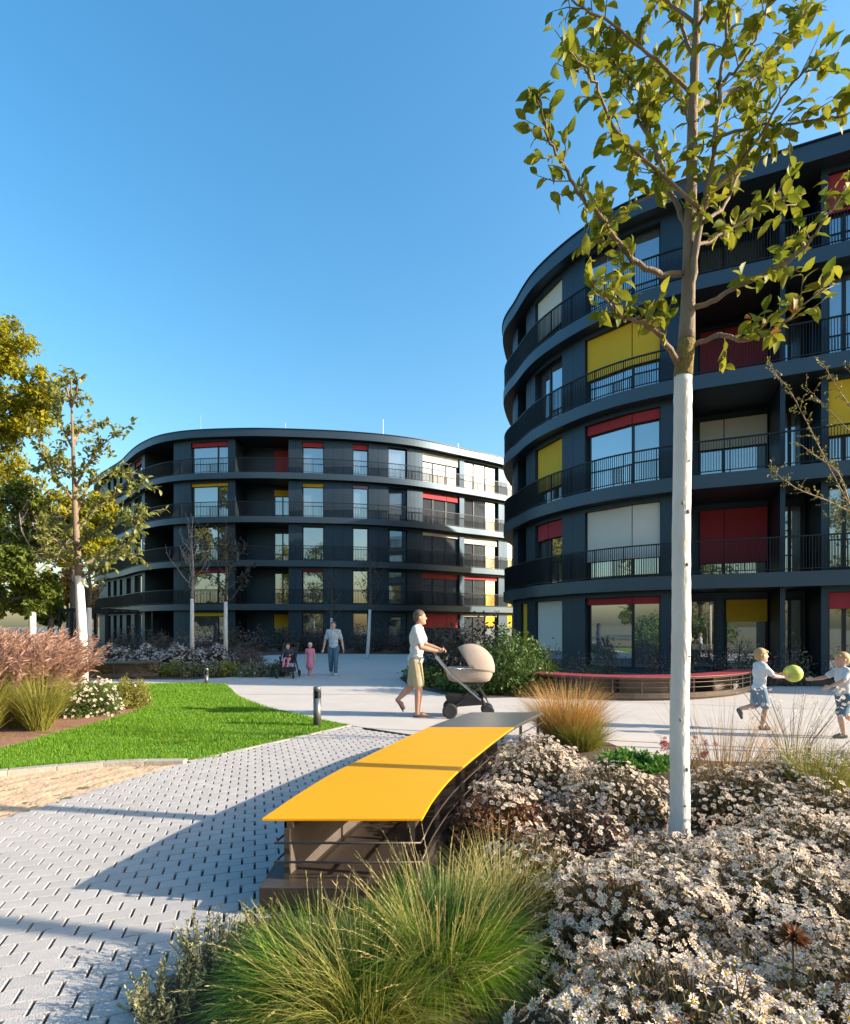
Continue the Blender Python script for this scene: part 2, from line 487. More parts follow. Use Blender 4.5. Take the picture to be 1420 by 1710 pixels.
# --- pavers
pav_poly = np.array([(-0.97, 7.90), (-0.18, 7.31), (0.35, 6.9), (0.0, 5.2), (-0.35, 3.6), (-0.55, 2.80), (-0.80, 2.72), (-0.98, 2.45), (-1.05, 1.9), (-0.95, 0.5), (-5.5, 0.5), (-5.2, 2.55), (-4.2, 2.85), (-3.6, 3.4)] + sand_edge + [(-2.62, 5.90), (-2.26, 6.40), (-1.84, 7.01), (-1.13, 8.06)])
sheet('paving_joint_bed', pav_poly, -0.004 + 0.008, M_JOINT)
paving = thing('paving', 'pale grey staggered concrete block paving beside the yellow bench', 'paving')
paving['kind'] = 'structure'
del paving['category']
PL, PW, PA = 0.150, 0.094, math.radians(17.5)
ca, sa = math.cos(PA), math.sin(PA)
def paver_mesh(seed):
    r = np.random.default_rng(seed)
    hl, hw = (PL-0.013)/2, (PW-0.0050)/2
    j = lambda s: r.normal(0, s)
    c = 0.004
    ring0 = [(-hl, -hw), (hl, -hw), (hl, hw), (-hl, hw)]
    V = [(x+j(.0012), y+j(.0008), -0.03) for x, y in ring0]
    V += [(x+j(.0012), y+j(.0006), -0.003) for x, y in ring0]
    V += [((abs(x)-.003)*(1 if x > 0 else -1), (abs(y)-.0012)*(1 if y > 0 else -1), j(.0005)) for x, y in ring0]
    F = []
    for b in (0, 4):
        for k in range(4):
            F.append((b+k, b+(k+1) % 4, b+4+(k+1) % 4, b+4+k))
    F.append((8, 9, 10, 11))
    return V, F
cent = []
for r in range(-20, 140):
    for c in range(-60, 60):
        u = (c+0.5*(r % 2))*PL; v = r*PW
        cent.append((u*ca-v*sa-0.6, u*sa+v*ca+0.4))
cent = np.array(cent)
ok = in_poly(cent, pav_poly)
for dx, dy in ((.06, 0), (-.06, 0), (0, .04), (0, -.04)):
    ok &= in_poly(cent+np.array([dx, dy]), pav_poly)
cent = cent[ok]
_vis = (np.abs(cent[:, 0]) < 0.80*cent[:, 1]) & (cent[:, 1] > 2.0)
order = np.argsort(np.where(_vis, cent[:, 1], 1e3+cent[:, 1]))
cent = cent[order]
PV = [paver_mesh(s) for s in range(6)]
pm = []
for i, (V, F) in enumerate(PV):
    o = mesh_obj('paver', V, F, M_PAVER, paving)
    pm.append(o)
ZP = 0.020
for i, (x, y) in enumerate(cent[:300]):
    o = pm[i] if i < 6 else share(pm[int(RNG.integers(6))], paving)
    o.location = (x, y, ZP+RNG.normal(0, .0006))
    o.rotation_euler = (RNG.normal(0, .003), RNG.normal(0, .003), PA+RNG.normal(0, .006)+(math.pi if RNG.random() < .5 else 0))
rest = cent[300:]
parts = []
pick = RNG.integers(0, 6, len(rest))
for k in range(6):
    q = rest[pick == k]
    n = len(q)
    R = rots(np.full(n, PA)+RNG.normal(0, .006, n), RNG.normal(0, .003, n), RNG.normal(0, .003, n))
    parts.append(scatter(PV[k][0], PV[k][1], np.column_stack([q, np.full(n, ZP)+RNG.normal(0, .0012, n)]), R, np.ones(n)))
V, F, _ = join_np(parts)
mesh_obj('far_pavers', V, F, M_PAVER2, paving)['kind'] = 'stuff'
# pale edging strip of the paving against lawn and plaza
def edging(pts, w, z, h, m, parent, name='edging_strip'):
    P = catmull(pts, 6); t = np.gradient(P, axis=0); t /= np.linalg.norm(t, axis=1, keepdims=True)
    n = np.column_stack([-t[:, 1], t[:, 0]])*w/2
    V = []; F = []
    for i, p in enumerate(P):
        for s, zz in ((-1, z), (-1, z+h), (1, z+h), (1, z)):
            V.append((p[0]+n[i, 0]*s, p[1]+n[i, 1]*s, zz))
    for i in range(len(P)-1):
        for k in range(4):
            F.append((4*i+k, 4*i+(k+1) % 4, 4*i+4+(k+1) % 4, 4*i+4+k))
    F += [(0, 1, 2, 3), tuple(4*(len(P)-1)+k for k in (3, 2, 1, 0))]
    return mesh_obj(name, V, F, m, parent)
edging([(-1.115, 8.09), (-1.82, 7.035), (-2.24, 6.425), (-2.60, 5.91)], 0.05, -0.03, 0.053, M_KERB, paving)
edging([(-1.10, 8.0), (-0.97, 7.915), (-0.17, 7.32), (0.33, 6.9)], 0.02, -0.03, 0.052, M_STEEL_EDGE, paving)
edging([(-2.62, 5.80), (-2.88, 5.15), (-3.05, 4.55), (-3.23, 4.13), (-3.58, 3.42), (-4.2, 2.87)], 0.03, -0.03, 0.045, M_PAVER, paving)
# ================================================================= BUILDINGS
class Loop:
    """closed plan curve with arc length; offsets are along the outward normal"""
    def __init__(s, pts, step=0.3):
        P = catmull(pts, 40, closed=True)
        Q = np.vstack([P, P[:1]])
        d = np.r_[0, np.cumsum(np.linalg.norm(np.diff(Q, axis=0), axis=1))]
        s.L = d[-1]
        n = int(s.L/step)
        t = np.linspace(0, s.L, n, endpoint=False)
        s.P = np.column_stack([np.interp(t, d, Q[:, 0]), np.interp(t, d, Q[:, 1])])
        s.t = t; s.n = n
        T = np.roll(s.P, -1, 0)-np.roll(s.P, 1, 0)
        T /= np.linalg.norm(T, axis=1, keepdims=True)
        area = 0.5*np.sum(s.P[:, 0]*np.roll(s.P[:, 1], -1)-np.roll(s.P[:, 0], -1)*s.P[:, 1])
        N = np.column_stack([T[:, 1], -T[:, 0]])
        s.N = N if area > 0 else -N
    def at(s, u, off=0.0):
        u = u % s.L
        i = u/s.L*s.n
        a = int(i) % s.n; b = (a+1) % s.n; f = i-int(i)
        p = s.P[a]*(1-f)+s.P[b]*f; nn = s.N[a]*(1-f)+s.N[b]*f
        nn = nn/np.linalg.norm(nn)
        return p+nn*off
    def px(s, off):
        Q = s.P+s.N*off
        return 710+FPX*Q[:, 0]/Q[:, 1]
    def s_at(s, px, off, lo, hi):
        """arc length in [lo,hi] where the offset curve crosses view column px"""
        best = None
        us = np.linspace(lo, hi, 1500)
        v = np.array([(lambda q: 710+FPX*q[0]/q[1])(s.at(u, off)) for u in us[::10]])
        xs = np.interp(us, us[::10], v)
        k = np.argmin(np.abs(xs-px))
        return us[k]

def curved_box(lp, s0, s1, d0, d1, z0, z1, step=0.6):
    """solid following the plan curve from s0 to s1 between offsets d0 (outer) and d1 (inner)"""
    n = max(1, int(math.ceil(abs(s1-s0)/step)))
    V, F = [], []
    for i in range(n+1):
        u = s0+(s1-s0)*i/n
        a = lp.at(u, d0); b = lp.at(u, d1)
        V += [(a[0], a[1], z0), (a[0], a[1], z1), (b[0], b[1], z1), (b[0], b[1], z0)]
    for i in range(n):
        for k in range(4):
            F.append((4*i+k, 4*i+4+k, 4*i+4+(k+1) % 4, 4*i+(k+1) % 4))
    F += [(0, 1, 2, 3), (4*n+3, 4*n+2, 4*n+1, 4*n)]
    return V, F

def ring(lp, d0, d1, z0, z1):
    V, F = [], []
    n = lp.n
    for i in range(n):
        a = lp.P[i]+lp.N[i]*d0; b = lp.P[i]+lp.N[i]*d1
        V += [(a[0], a[1], z0), (a[0], a[1], z1), (b[0], b[1], z1), (b[0], b[1], z0)]
    for i in range(n):
        j = (i+1) % n
        for k in range(4):
            F.append((4*i+k, 4*j+k, 4*j+(k+1) % 4, 4*i+(k+1) % 4))
    return V, F

FLOOR_Z = [0.0, 3.06, 6.06, 9.06, 12.06]
ROOF_Z = 15.0
SLAB_H = 0.42
WALL_D = -0.42       # wall face behind the balcony edge
GLASS_D = -0.66
BLINDS = {'r': M_RED, 'y': M_YEL, 'c': M_CREAM, 'l': M_LILAC}

def window(lp, root, s0, s1, z0, z1, dface, mull=(), blind=None, frac=0.0, wavy=False):
    """a window = outer frame mesh with panes and blind as sub-parts. mull: fractions of the width"""
    fb = 0.06
    fr = MB()
    for (a, b, za, zb) in ((s0, s0+fb, z0, z1), (s1-fb, s1, z0, z1), (s0+fb, s1-fb, z0, z0+fb), (s0+fb, s1-fb, z1-fb, z1)):
        fr.add(*curved_box(lp, a, b, dface+.05, dface-.03, za, zb))
    cuts = [s0+fb]+[s0+(s1-s0)*m for m in mull]+[s1-fb]
    for m in mull:
        c = s0+(s1-s0)*m
        fr.add(*curved_box(lp, c-.045, c+.045, dface+.048, dface-.03, z0+fb, z1-fb))
    w = fr.build('window', M_FRAME, root)
    for i in range(len(cuts)-1):
        a, b = cuts[i]+(.045 if i else 0), cuts[i+1]-(.045 if i < len(cuts)-2 else 0)
        pa, pb = lp.at(a, dface), lp.at(b, dface)
        tl = RNG.normal(0, .004); ox = RNG.normal(0, .003)
        n = lp.at((a+b)/2, dface+1)-lp.at((a+b)/2, dface)
        za, zb = z0+fb, z1-fb
        mesh_obj('pane', [(pa[0]+n[0]*ox, pa[1]+n[1]*ox, za), (pb[0], pb[1], za), (pb[0]+n[0]*tl, pb[1]+n[1]*tl, zb), (pa[0]+n[0]*(tl+ox), pa[1]+n[1]*(tl+ox), zb)], [(0, 1, 2, 3)], M_GLASS, w)
    if blind:
        zb = z1-(z1-z0)*frac
        if len(mull) and (s1-s0) > 1.8:
            cs = s0+(s1-s0)*mull[len(mull)//2]
            pieces = [(s0+.02, cs-.015), (cs+.015, s1-.02)]
        else:
            pieces = [(s0+.02, s1-.02)]
        for a, b in pieces:
            mb = MB()
            mb.add(*curved_box(lp, a, b, dface+.13, dface+.115, zb+.03, z1-.01, 5))
            mb.add(*curved_box(lp, a, b, dface+.14, dface+.105, zb, zb+.03, 5))
            mb.build('blind', BLINDS[blind], w)
    return w

def building(name, label, pts, layout, vis, rail_range, bal=0.11, rod=()):
    """layout[floor] = list of (s0,s1,type,opts); vis = (lo,hi) arc range facing the camera"""
    lp = pts if isinstance(pts, Loop) else Loop(pts)
    root = thing(name, label, 'building')
    # floor slabs, roof edge, roof
    for z in FLOOR_Z[1:]:
        mesh_obj('balcony_slab', *ring(lp, 0.0, -3.2, z-SLAB_H, z), M_SLAB, root)
    mesh_obj('roof_edge', *ring(lp, 0.03, -3.2, ROOF_Z-0.50, ROOF_Z), M_SLAB, root)
    mesh_obj('roof_coping', *ring(lp, 0.07, -0.45, ROOF_Z+.002, ROOF_Z+.05), M_RAIL, root)
    Q = lp.P-lp.N*3.0
    mesh_obj('roof', [(p[0], p[1], ROOF_Z-.06) for p in Q], [tuple(range(len(Q)))], M_ROOF, root)
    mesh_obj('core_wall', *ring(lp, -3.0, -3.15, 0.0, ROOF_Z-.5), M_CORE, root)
    mesh_obj('plinth', *ring(lp, -0.34, -3.1, -0.1, 0.06), M_CLAD, root)
    lo, hi = vis
    for fl in range(5):
        zf = FLOOR_Z[fl]+(0.06 if fl == 0 else 0.0)
        zc = (FLOOR_Z[fl+1]-SLAB_H) if fl < 4 else ROOF_Z-0.50
        ops = sorted(layout[fl], key=lambda o: o[0])
        cur = lo
        zh = zc-0.16
        def wall(a, b, z0=zf, z1=zc, d0=WALL_D, d1=WALL_D-.34, nm='wall_panel'):
            if b-a > 0.02 and z1-z0 > .01:
                k = max(1, int(round((b-a)/.62))) if nm == 'wall_panel' else 1
                for i in range(k):
                    g = .004 if k > 1 else 0
                    mb = MB(); mb.add(*curved_box(lp, a+(b-a)*i/k+(g if i else 0), a+(b-a)*(i+1)/k-(g if i < k-1 else 0), d0, d1, z0, z1)); mb.build(nm, M_CLAD, root)
        for (a, b, typ, op) in ops:
            wall(cur, a); cur = b
            if typ == 'win':
                wall(a, b, zh, zc, WALL_D, WALL_D-.34, 'lintel')
                wall(a, b, zf, zf+.06, WALL_D, WALL_D-.34, 'sill')
                window(lp, root, a+.01, b-.01, zf+.062, zh-.002, GLASS_D, op.get('m', ()), op.get('c'), op.get('f', 0))
            elif typ == 'log':       # deep loggia: side walls and back wall with glazing
                for c0, c1 in ((a-.12, a), (b, b+.12)):
                    wall(c0, c1, zf, zc, WALL_D-.342, -2.6, 'side_wall')
                wall(a, b, zf, zc, -2.45, -2.6, 'back_wall')
                for (f0, f1, m, c, f) in op.get('w', ()):
                    window(lp, root, a+(b-a)*f0, a+(b-a)*f1, zf+.05, zh-.08, -2.39, m, c, f)
                for f in op.get('post', ()):
                    u = a+(b-a)*f
                    MB().add(*curved_box(lp, u-.05, u+.05, WALL_D+.05, WALL_D-.05, zf, zc)).build('post', M_RAIL, root)
        wall(cur, hi)
        # the sides nobody sees from here: plain wall
        V, F = curved_box(lp, hi, lo+lp.L, WALL_D, WALL_D-.3, zf, zc, 1.0)
        mesh_obj('wall_panel', V, F, M_CLAD, root)
    # railings
    ra, rb = rail_range
    for z in FLOOR_Z[1:]:
        mb = MB()
        mb.add(*curved_box(lp, ra, rb, -.03, -.085, z+.98, z+1.02, .4))
        mb.add(*curved_box(lp, ra, rb, -.04, -.075, z+.07, z+.095, .4))
        r = mb.build('railing', M_RAIL, root)
        n = int((rb-ra)/bal)
        u = ra+(rb-ra)*(np.arange(n)+.5)/n
        P = np.array([lp.at(x, -.058) for x in u])
        Q = np.array([lp.at(x, -.058+.5) for x in u])-P
        ang = np.arctan2(Q[:, 1], Q[:, 0])
        bx = MB().box((-.016, -.006, 0), (.016, .006, 0.90))
        V, F = scatter(np.array(bx.v), np.array(bx.f), np.column_stack([P, np.full(n, z+.085)]), rots(ang, np.zeros(n), np.zeros(n)), np.ones(n))
        # every 14th baluster is a post carried down to the slab
        k = np.arange(0, n, 14)
        bp = MB().box((-.02, -.014, 0), (.02, .014, 0.985))
        V2, F2 = scatter(np.array(bp.v), np.array(bp.f), np.column_stack([P[k]-.03*Q[k], np.full(len(k), z-.005)]), rots(ang[k], np.zeros(len(k)), np.zeros(len(k))), np.ones(len(k)))
        V, F, _ = join_np([(V, F), (V2, F2)])
        mesh_obj('balusters', V, F, M_RAIL, r)['kind'] = 'stuff'
    for (u, h) in rod:
        p = lp.at(u, -2.0)
        MB().tube([(p[0], p[1], ROOF_Z-.06), (p[0], p[1], ROOF_Z+h)], [.03, .018], 6).build('lightning_rod', M_STEEL, root)
    return root, lp

M_STEEL = mat('galvanised_steel', (0.45, 0.46, 0.47), 0.4, 0.8, (0.36, 0.37, 0.38), 12, .6)

# ---- building A (right): blob plan, front edge measured from the photograph
A_PTS = [(3.60, 24.7), (3.80, 22.3), (4.33, 20.2), (5.70, 17.95), (7.5, 16.55), (10.2, 15.35), (14.0, 13.6), (18.0, 11.7), (22.0, 9.9), (26.0, 8.9), (31.0, 9.6),
         (35, 14), (36, 24), (33, 33), (27.0, 37.3), (20.0, 38.2), (13.0, 36.6), (8.2, 33.0), (5.2, 29.2)]
LA = Loop(A_PTS)
# arc of silhouette (A_PTS[0]) is 0; find the arc of the far right visible end
def arc_of(lp, p):
    return lp.t[np.argmin(np.linalg.norm(lp.P-np.array(p), axis=1))]
a_lo, a_hi = -6.0, arc_of(LA, (22.0, 9.9))
_mid = arc_of(LA, (5.70, 17.95))
a_dir = 1 if 0 < _mid < LA.L/2 else -1
def SA(px, off=WALL_D): return LA.s_at(px, off, 0.0, arc_of(LA, (18.0, 11.7)))
def seg(S, p0, p1, typ, **op):
    a, b = S(p0), S(p1)
    return (min(a, b), max(a, b), typ, op)
ext0, ext1 = SA(1500), arc_of(LA, (22.0, 9.9))
layA = []
bA = [('c', .80, ()), (None, 0, ()), ('c', 0, ()), (None, 0, ()), (None, 0, ())]
spec_b = {0: ('c', .80), 1: ('r', .26), 2: ('y', .72), 3: (None, 0), 4: ('c', .70)}
spec_c = {0: ('r', .10), 1: ('c', .74), 2: ('r', .14), 3: ('y', .60), 4: (None, 0)}
spec_d = {0: ('y', .32), 1: ('r', .78), 2: ('c', .42), 3: ('r', .68), 4: (None, 0)}
spec_f = {0: ('r', .2), 1: (None, 0), 2: ('y', .66), 3: (None, 0), 4: ('r', .5)}
for fl in range(5):
    L = []
    if fl == 0:
        L.append(seg(SA, 870, 880.5, 'win', c='y', f=.85))
    else:
        L.append(seg(SA, 865, 879, 'log', w=((.1, .9, (), {1: 'r', 2: None, 3: 'r'}.get(fl), .35),)))
    c, f = spec_b[fl]
    L.append(seg(SA, 894, 939, 'win', m=(.48,), c=c, f=f) if fl in (1, 3) else seg(SA, 894, 939, 'win', c=c, f=f))
    c, f = spec_c[fl]
    L.append(seg(SA, 977, 1103, 'win', m=(.66,), c=c, f=f))
    c, f = spec_d[fl]
    # big loggia, column at 1309 px, then the second bay
    w = [(.18, .985, (.40,), c, f)] if fl else [(.52, .985, (), c, f), (.05, .40, (), None, 0)]
    L.append(seg(SA, 1150, 1303, 'log', w=w))
    L.append(seg(SA, 1312, 1372, 'log', w=[(.1, .9, (.5,), None, 0)]))
    c, f = spec_f[fl]
    L.append(seg(SA, 1384, 1470, 'win', m=(.35, .68), c=c, f=f))
    # repeating bays beyond the frame
    u = SA(1490)
    while u+2.6 < ext1:
        L.append((u+.5, u+2.4, 'win', dict(m=(.5,), c=[None, 'c', 'r', 'y'][int(RNG.integers(4))], f=float(RNG.uniform(.1, .7)))))
        u += 2.6
    # bays round the end, behind the silhouette
    for k in range(2):
        L.append((a_lo+.5+k*2.4, a_lo+2.0+k*2.4, 'win', dict(c=[None, 'y'][k], f=.4)))
    layA.append(L)
bldA, LA = building('curved_apartment_block', 'near dark blue black curved five storey apartment block with baluster balconies beside the white trunk',
                    LA, layA, (a_lo, ext1), (a_lo, ext1), bal=0.072)

# ---- building B (left, behind)
B_PTS = [(-32.0, 53.0), (-24.2, 43.3), (-20.3, 39.2), (-17.0, 37.35), (-12.7, 36.75), (-8.8, 36.9), (-4.6, 37.5), (-0.86, 38.7), (2.8, 40.9), (6.5, 43.4), (13, 49), (15.5, 56), (10, 64), (-10, 68), (-26, 64)]
LB = Loop(B_PTS)
def SB(px, off=WALL_D): return LB.s_at(px, off, 0.0, arc_of(LB, (8.5, 45.0)))
b_lo, b_hi = -1.0, arc_of(LB, (13, 49))
layB = []
specB = {  # h, i(loggia back), j, k, l, m, n
    0: (('y', .10), ('y', .42), (None, 0), (None, 0), ('y', .0), ('r', .45), ('c', .08)),
    1: (('r', .10), (None, 0), ('r', .07), (None, 0), (None, 0), ('r', .17), ('r', .12)),
    2: (('c', .0), (None, 0), (None, 0), (None, 0), (None, 0), ('c', .10), ('c', .22)),
    3: (('y', .09), ('y', .20), ('y', .11), ('l', .09), ('y', 0), ('r', .20), (None, 0)),
    4: (('r', .14), ('r', .88), ('r', .15), ('r', .16), (None, 0), ('c', .28), (None, 0))}
for fl in range(5):
    sp = [(c if f else None, f) for c, f in specB[fl]]
    L = []
    for p0, p1 in ((180, 185), (189.5, 195), (200, 204.5), (211, 219), (224.5, 237)):
        L.append(seg(SB, p0, p1, 'win', c='r' if fl == 4 and p0 > 205 else None, f=.15))
    L.append(seg(SB, 242, 290, 'log', w=((.55, .95, (), 'y' if fl == 4 else None, .35),), post=(.35,) if fl == 0 else ()))
    L.append(seg(SB, 319, 381, 'win', m=(.72,), c=sp[0][0], f=sp[0][1]))
    L.append(seg(SB, 393, 482, 'log', w=((.62, .97, (.5,) if fl != 4 else (), sp[1][0], sp[1][1]),)))
    L.append(seg(SB, 505, 541, 'win', c=sp[2][0], f=sp[2][1]))
    L.append(seg(SB, 589, 615.5, 'win', c=sp[3][0], f=sp[3][1]))
    L.append(seg(SB, 649, 680, 'win', c=sp[4][0], f=sp[4][1]))
    L.append(seg(SB, 706, 768, 'win', m=(.30, .66), c=sp[5][0], f=sp[5][1]))
    L.append(seg(SB, 775.5, 833, 'win', m=(.29, .63), c=sp[6][0], f=sp[6][1]))
    u = SB(842)
    while u+3.2 < b_hi:
        L.append((u+.4, u+2.9, 'win', dict(m=(.33, .66), c=None, f=0))); u += 3.2
    layB.append(L)
bldB, LB = building('curved_apartment_block', 'far dark grey curved five storey apartment block with coloured blinds behind the lawn',
                    LB, layB, (b_lo, b_hi), (b_lo, b_hi),
                    rod=((SB(309), 1.9), (SB(649), 1.9), (SB(470), 1.2), (SB(785), 1.2)))
# ================================================================= TREES
M_WHITE = mat('whitewashed_bark', (0.74, 0.69, 0.64), 0.9, 0, (0.58, 0.53, 0.49), 5, 0.5, bump=0.7, bscale=26, stretch=(1, 1, .35))
M_BARK = mat('young_bark', (0.15, 0.105, 0.068), 0.85, 0, (0.25, 0.18, 0.12), 9, 0.6, bump=0.5, bscale=60, stretch=(1, 1, .5))
M_MOSS = mat('moss_bark', (0.27, 0.19, 0.03), 0.95, 0, (0.12, 0.09, 0.05), 22, 0.5, bump=0.9, bscale=70)
M_KNOT = mat('bark_knot', (0.40, 0.34, 0.29), 0.95, 0, (0.14, 0.10, 0.075), 40, .6, bump=.6, bscale=90)
M_LEAF = mat('yellow_green_leaf', (0.085, 0.145, 0.012), 0.55, 0, (0.36, 0.33, 0.03), 3, 0.9, island=0.75, trans=0.42, spec=.25)
M_LEAFO = mat('yellow_green_leaf_near', (0.085, 0.145, 0.012), 0.55, 0, (0.36, 0.33, 0.03), 3, 0.9, objrand=0.75, trans=0.42, spec=.25)
M_LEAFBR = mat('withered_leaf', (0.36, 0.17, 0.03), 0.6, 0, (0.22, 0.09, 0.02), 9, .8, trans=.3)
M_LEAFL = mat('pale_green_leaf', (0.13, 0.16, 0.03), 0.5, 0, (0.27, 0.27, 0.06), 3, 0.9, island=0.8, trans=0.35)
M_LEAFY = mat('autumn_yellow_leaf', (0.19, 0.22, 0.014), 0.6, 0, (0.40, 0.33, 0.015), 0.6, 0.7, island=0.5, trans=0.42, spec=.2)
M_LEAFG = mat('mid_green_leaf', (0.055, 0.105, 0.012), 0.5, 0, (0.19, 0.22, 0.02), 0.7, 0.7, island=0.5, trans=0.35)
M_LEAFOR = mat('orange_leaf', (0.48, 0.22, 0.015), 0.6, 0, (0.34, 0.13, 0.02), 0.5, 0.7, island=0.5, trans=0.3)
M_LEAFD = mat('dark_leaf', (0.020, 0.024, 0.018), 0.6, 0, (0.05, 0.045, 0.03), 2, 0.7, island=0.6, trans=0.2)
M_BARKD = mat('dark_bark', (0.07, 0.055, 0.045), 0.9, 0, (0.12, 0.10, 0.085), 8, .6, bump=.5)
M_BARKG = mat('grey_twig_bark', (0.30, 0.27, 0.25), 0.9, 0, (0.20, 0.18, 0.17), 8, .6)

_m = [(0, 0, 0), (.2, 0, .03), (.45, 0, .03), (.74, 0, -.03), (1, 0, -.14)]
_hw = [0, .16, .25, .18]
LEAF_V = np.array(_m+[(_m[i][0], _hw[i], _m[i][2]+.075*_hw[i]/.25) for i in (1, 2, 3)]+[(_m[i][0], -_hw[i], _m[i][2]+.075*_hw[i]/.25) for i in (1, 2, 3)])
LEAF_F = np.array([(0, 1, 5), (1, 6, 5), (1, 2, 6), (2, 7, 6), (2, 3, 7), (3, 4, 7), (0, 8, 1), (1, 8, 9), (1, 9, 2), (2, 9, 10), (2, 10, 3), (3, 10, 4)])
RH_V = np.array([(0, 0, 0), (.45, .30, .07), (1, 0, -.04), (.45, -.30, .07)])
RH_F = np.array([(0, 1, 2, 3)])

def dirs_to_R(d):
    """local X along d, random roll with a bias of local Z to up"""
    d = d/np.linalg.norm(d, axis=1, keepdims=True)
    up = np.array([0, 0, 1.0])+RNG.normal(0, .7, d.shape)
    y = np.cross(up, d); y /= np.linalg.norm(y, axis=1, keepdims=True)
    z = np.cross(d, y)
    return np.stack([d, y, z], axis=2)

def branch_path(p0, p1, sag=0.12, n=6, jit=0.03):
    p0 = np.array(p0, float); p1 = np.array(p1, float)
    L = np.linalg.norm(p1-p0)
    t = np.linspace(0, 1, n)[:, None]
    P = p0+(p1-p0)*t
    P[:, 2] -= sag*L*np.sin(np.pi*t[:, 0])*(1)
    P[1:-1] += RNG.normal(0, jit*L, (n-2, 3))
    return P

def twig_leaves(path, start, spacing, tw_len, per, size, out_bias=None, droop=.25):
    """twigs with leaves along a branch path. returns twig tubes and leaf pos/dir"""
    d = np.r_[0, np.cumsum(np.linalg.norm(np.diff(path, axis=0), axis=1))]
    tubes, LP, LD = [], [], []
    s = start*d[-1]
    while s < d[-1]:
        p = np.array([np.interp(s, d, path[:, k]) for k in range(3)])
        k = min(np.searchsorted(d, s), len(path)-1); t = path[k]-path[max(k-1, 0)]; t = t/(np.linalg.norm(t)+1e-9)
        dr = t*0.55+RNG.normal(0, .55, 3)+np.array([0, 0, .3])
        if out_bias is not None: dr = dr+out_bias
        dr /= np.linalg.norm(dr)
        L = tw_len*RNG.uniform(.45, 1.15)
        q = p+dr*L+np.array([0, 0, .04*L])
        m = (p+q)/2+RNG.normal(0, .06*L, 3)
        tubes.append((np.array([p, m, q]), L))
        n = int(max(2, per*RNG.uniform(.6, 1.3)))
        for f in np.linspace(.15, 1, n):
            b = (1-f)*(1-f)*p+2*f*(1-f)*m+f*f*q
            ld = dr*.6+RNG.normal(0, .7, 3); ld[2] -= droop
            LP.append(b); LD.append(ld)
        s += spacing*RNG.uniform(.6, 1.4)
    return tubes, LP, LD

def leaf_mesh(name, LP, LD, size, m, parent, T=LEAF_V, F=LEAF_F, var=.3, smooth=True):
    LP = np.array(LP); LD = np.array(LD)
    n = len(LP)
    V, FF = scatter(T, F, LP, dirs_to_R(LD), size*RNG.uniform(1-var, 1+var, n))
    o = mesh_obj(name, V, FF, m, parent, smooth=smooth)
    o['kind'] = 'stuff'
    return o

def px_path(pts, D0, D1):
    n = len(pts)
    out = []
    for i, (x, y) in enumerate(pts):
        D = D0+(D1-D0)*(i/(n-1))
        out.append((gx(x, D), D, wz(y, D)))
    return np.array(out)

def sub_path(P, per=4):
    return catmull(P, per)

# ---- the large young tree in the flower bed
TD = 3.6
root = thing('young_street_tree', 'young tree with tall whitewashed trunk and yellow green leaves rising from the white asters', 'tree', (gx(1136, TD), TD, 0))
def loc(P): return np.asarray(P)-np.array([gx(1136, TD), TD, 0])
tw = sub_path(loc(px_path([(1134, 1425), (1136, 1330), (1135, 1200), (1138, 1050), (1138, 900), (1140, 760), (1141, 628)], TD, TD)), 10)
rr = np.interp(np.linspace(0, 1, len(tw)), [0, .06, .2, .6, 1], [.078, .068, .061, .058, .056])*(1+RNG.normal(0, .018, len(tw)))
MB().tube(tw, rr, 24).build('painted_trunk', M_WHITE, root, True)
MB().tube(sub_path(loc(px_path([(1141, 629), (1143, 605), (1147, 570)], TD, TD)), 5), np.linspace(.060, .054, 11), 20).build('mossy_trunk', M_MOSS, root, True)
up = [(1147, 571), (1150, 480), (1152, 400), (1155, 300), (1157, 200), (1160, 130), (1165, 0), (1168, -160), (1170, -330)]
MB().tube(sub_path(loc(px_path(up, TD, TD)), 6), np.interp(np.linspace(0, 1, 49), [0, .1, .3, .65, 1], [.054, .044, .038, .026, .008]), 14).build('trunk', M_BARK, root, True)
# knots on the painted trunk
for (py, ang, r) in ((1278, -1.2, .016), (1205, -1.9, .012), (862, -1.2, .017), (842, -1.9, .013), (948, -1.35, .013), (1100, -1.0, .006), (770, -1.2, .006), (1340, -1.5, .008)):
    z = wz(py, TD); k = np.argmin(np.abs(tw[:, 2]-z)); c = tw[k]
    n = np.array([math.cos(ang), math.sin(ang), 0]); p = c+n*(rr[k]-.004)
    a = MB()
    V, F = [], []
    for i in range(4):
        q = i/3; rad = r*(1-.55*q); h = .012*math.sin(q*1.5)
        for j in range(10):
            t = 2*math.pi*j/10
            tv = np.array([-n[1], n[0], 0])*math.cos(t)*rad*.85+np.array([0, 0, 1])*math.sin(t)*rad*1.15
            V.append(p+tv+n*h)
    for i in range(3):
        for j in range(10):
            F.append((i*10+j, i*10+(j+1) % 10, (i+1)*10+(j+1) % 10, (i+1)*10+j))
    F.append(tuple(30+j for j in range(10)))
    a.add(V, F).build('knot', M_KNOT, root, True)
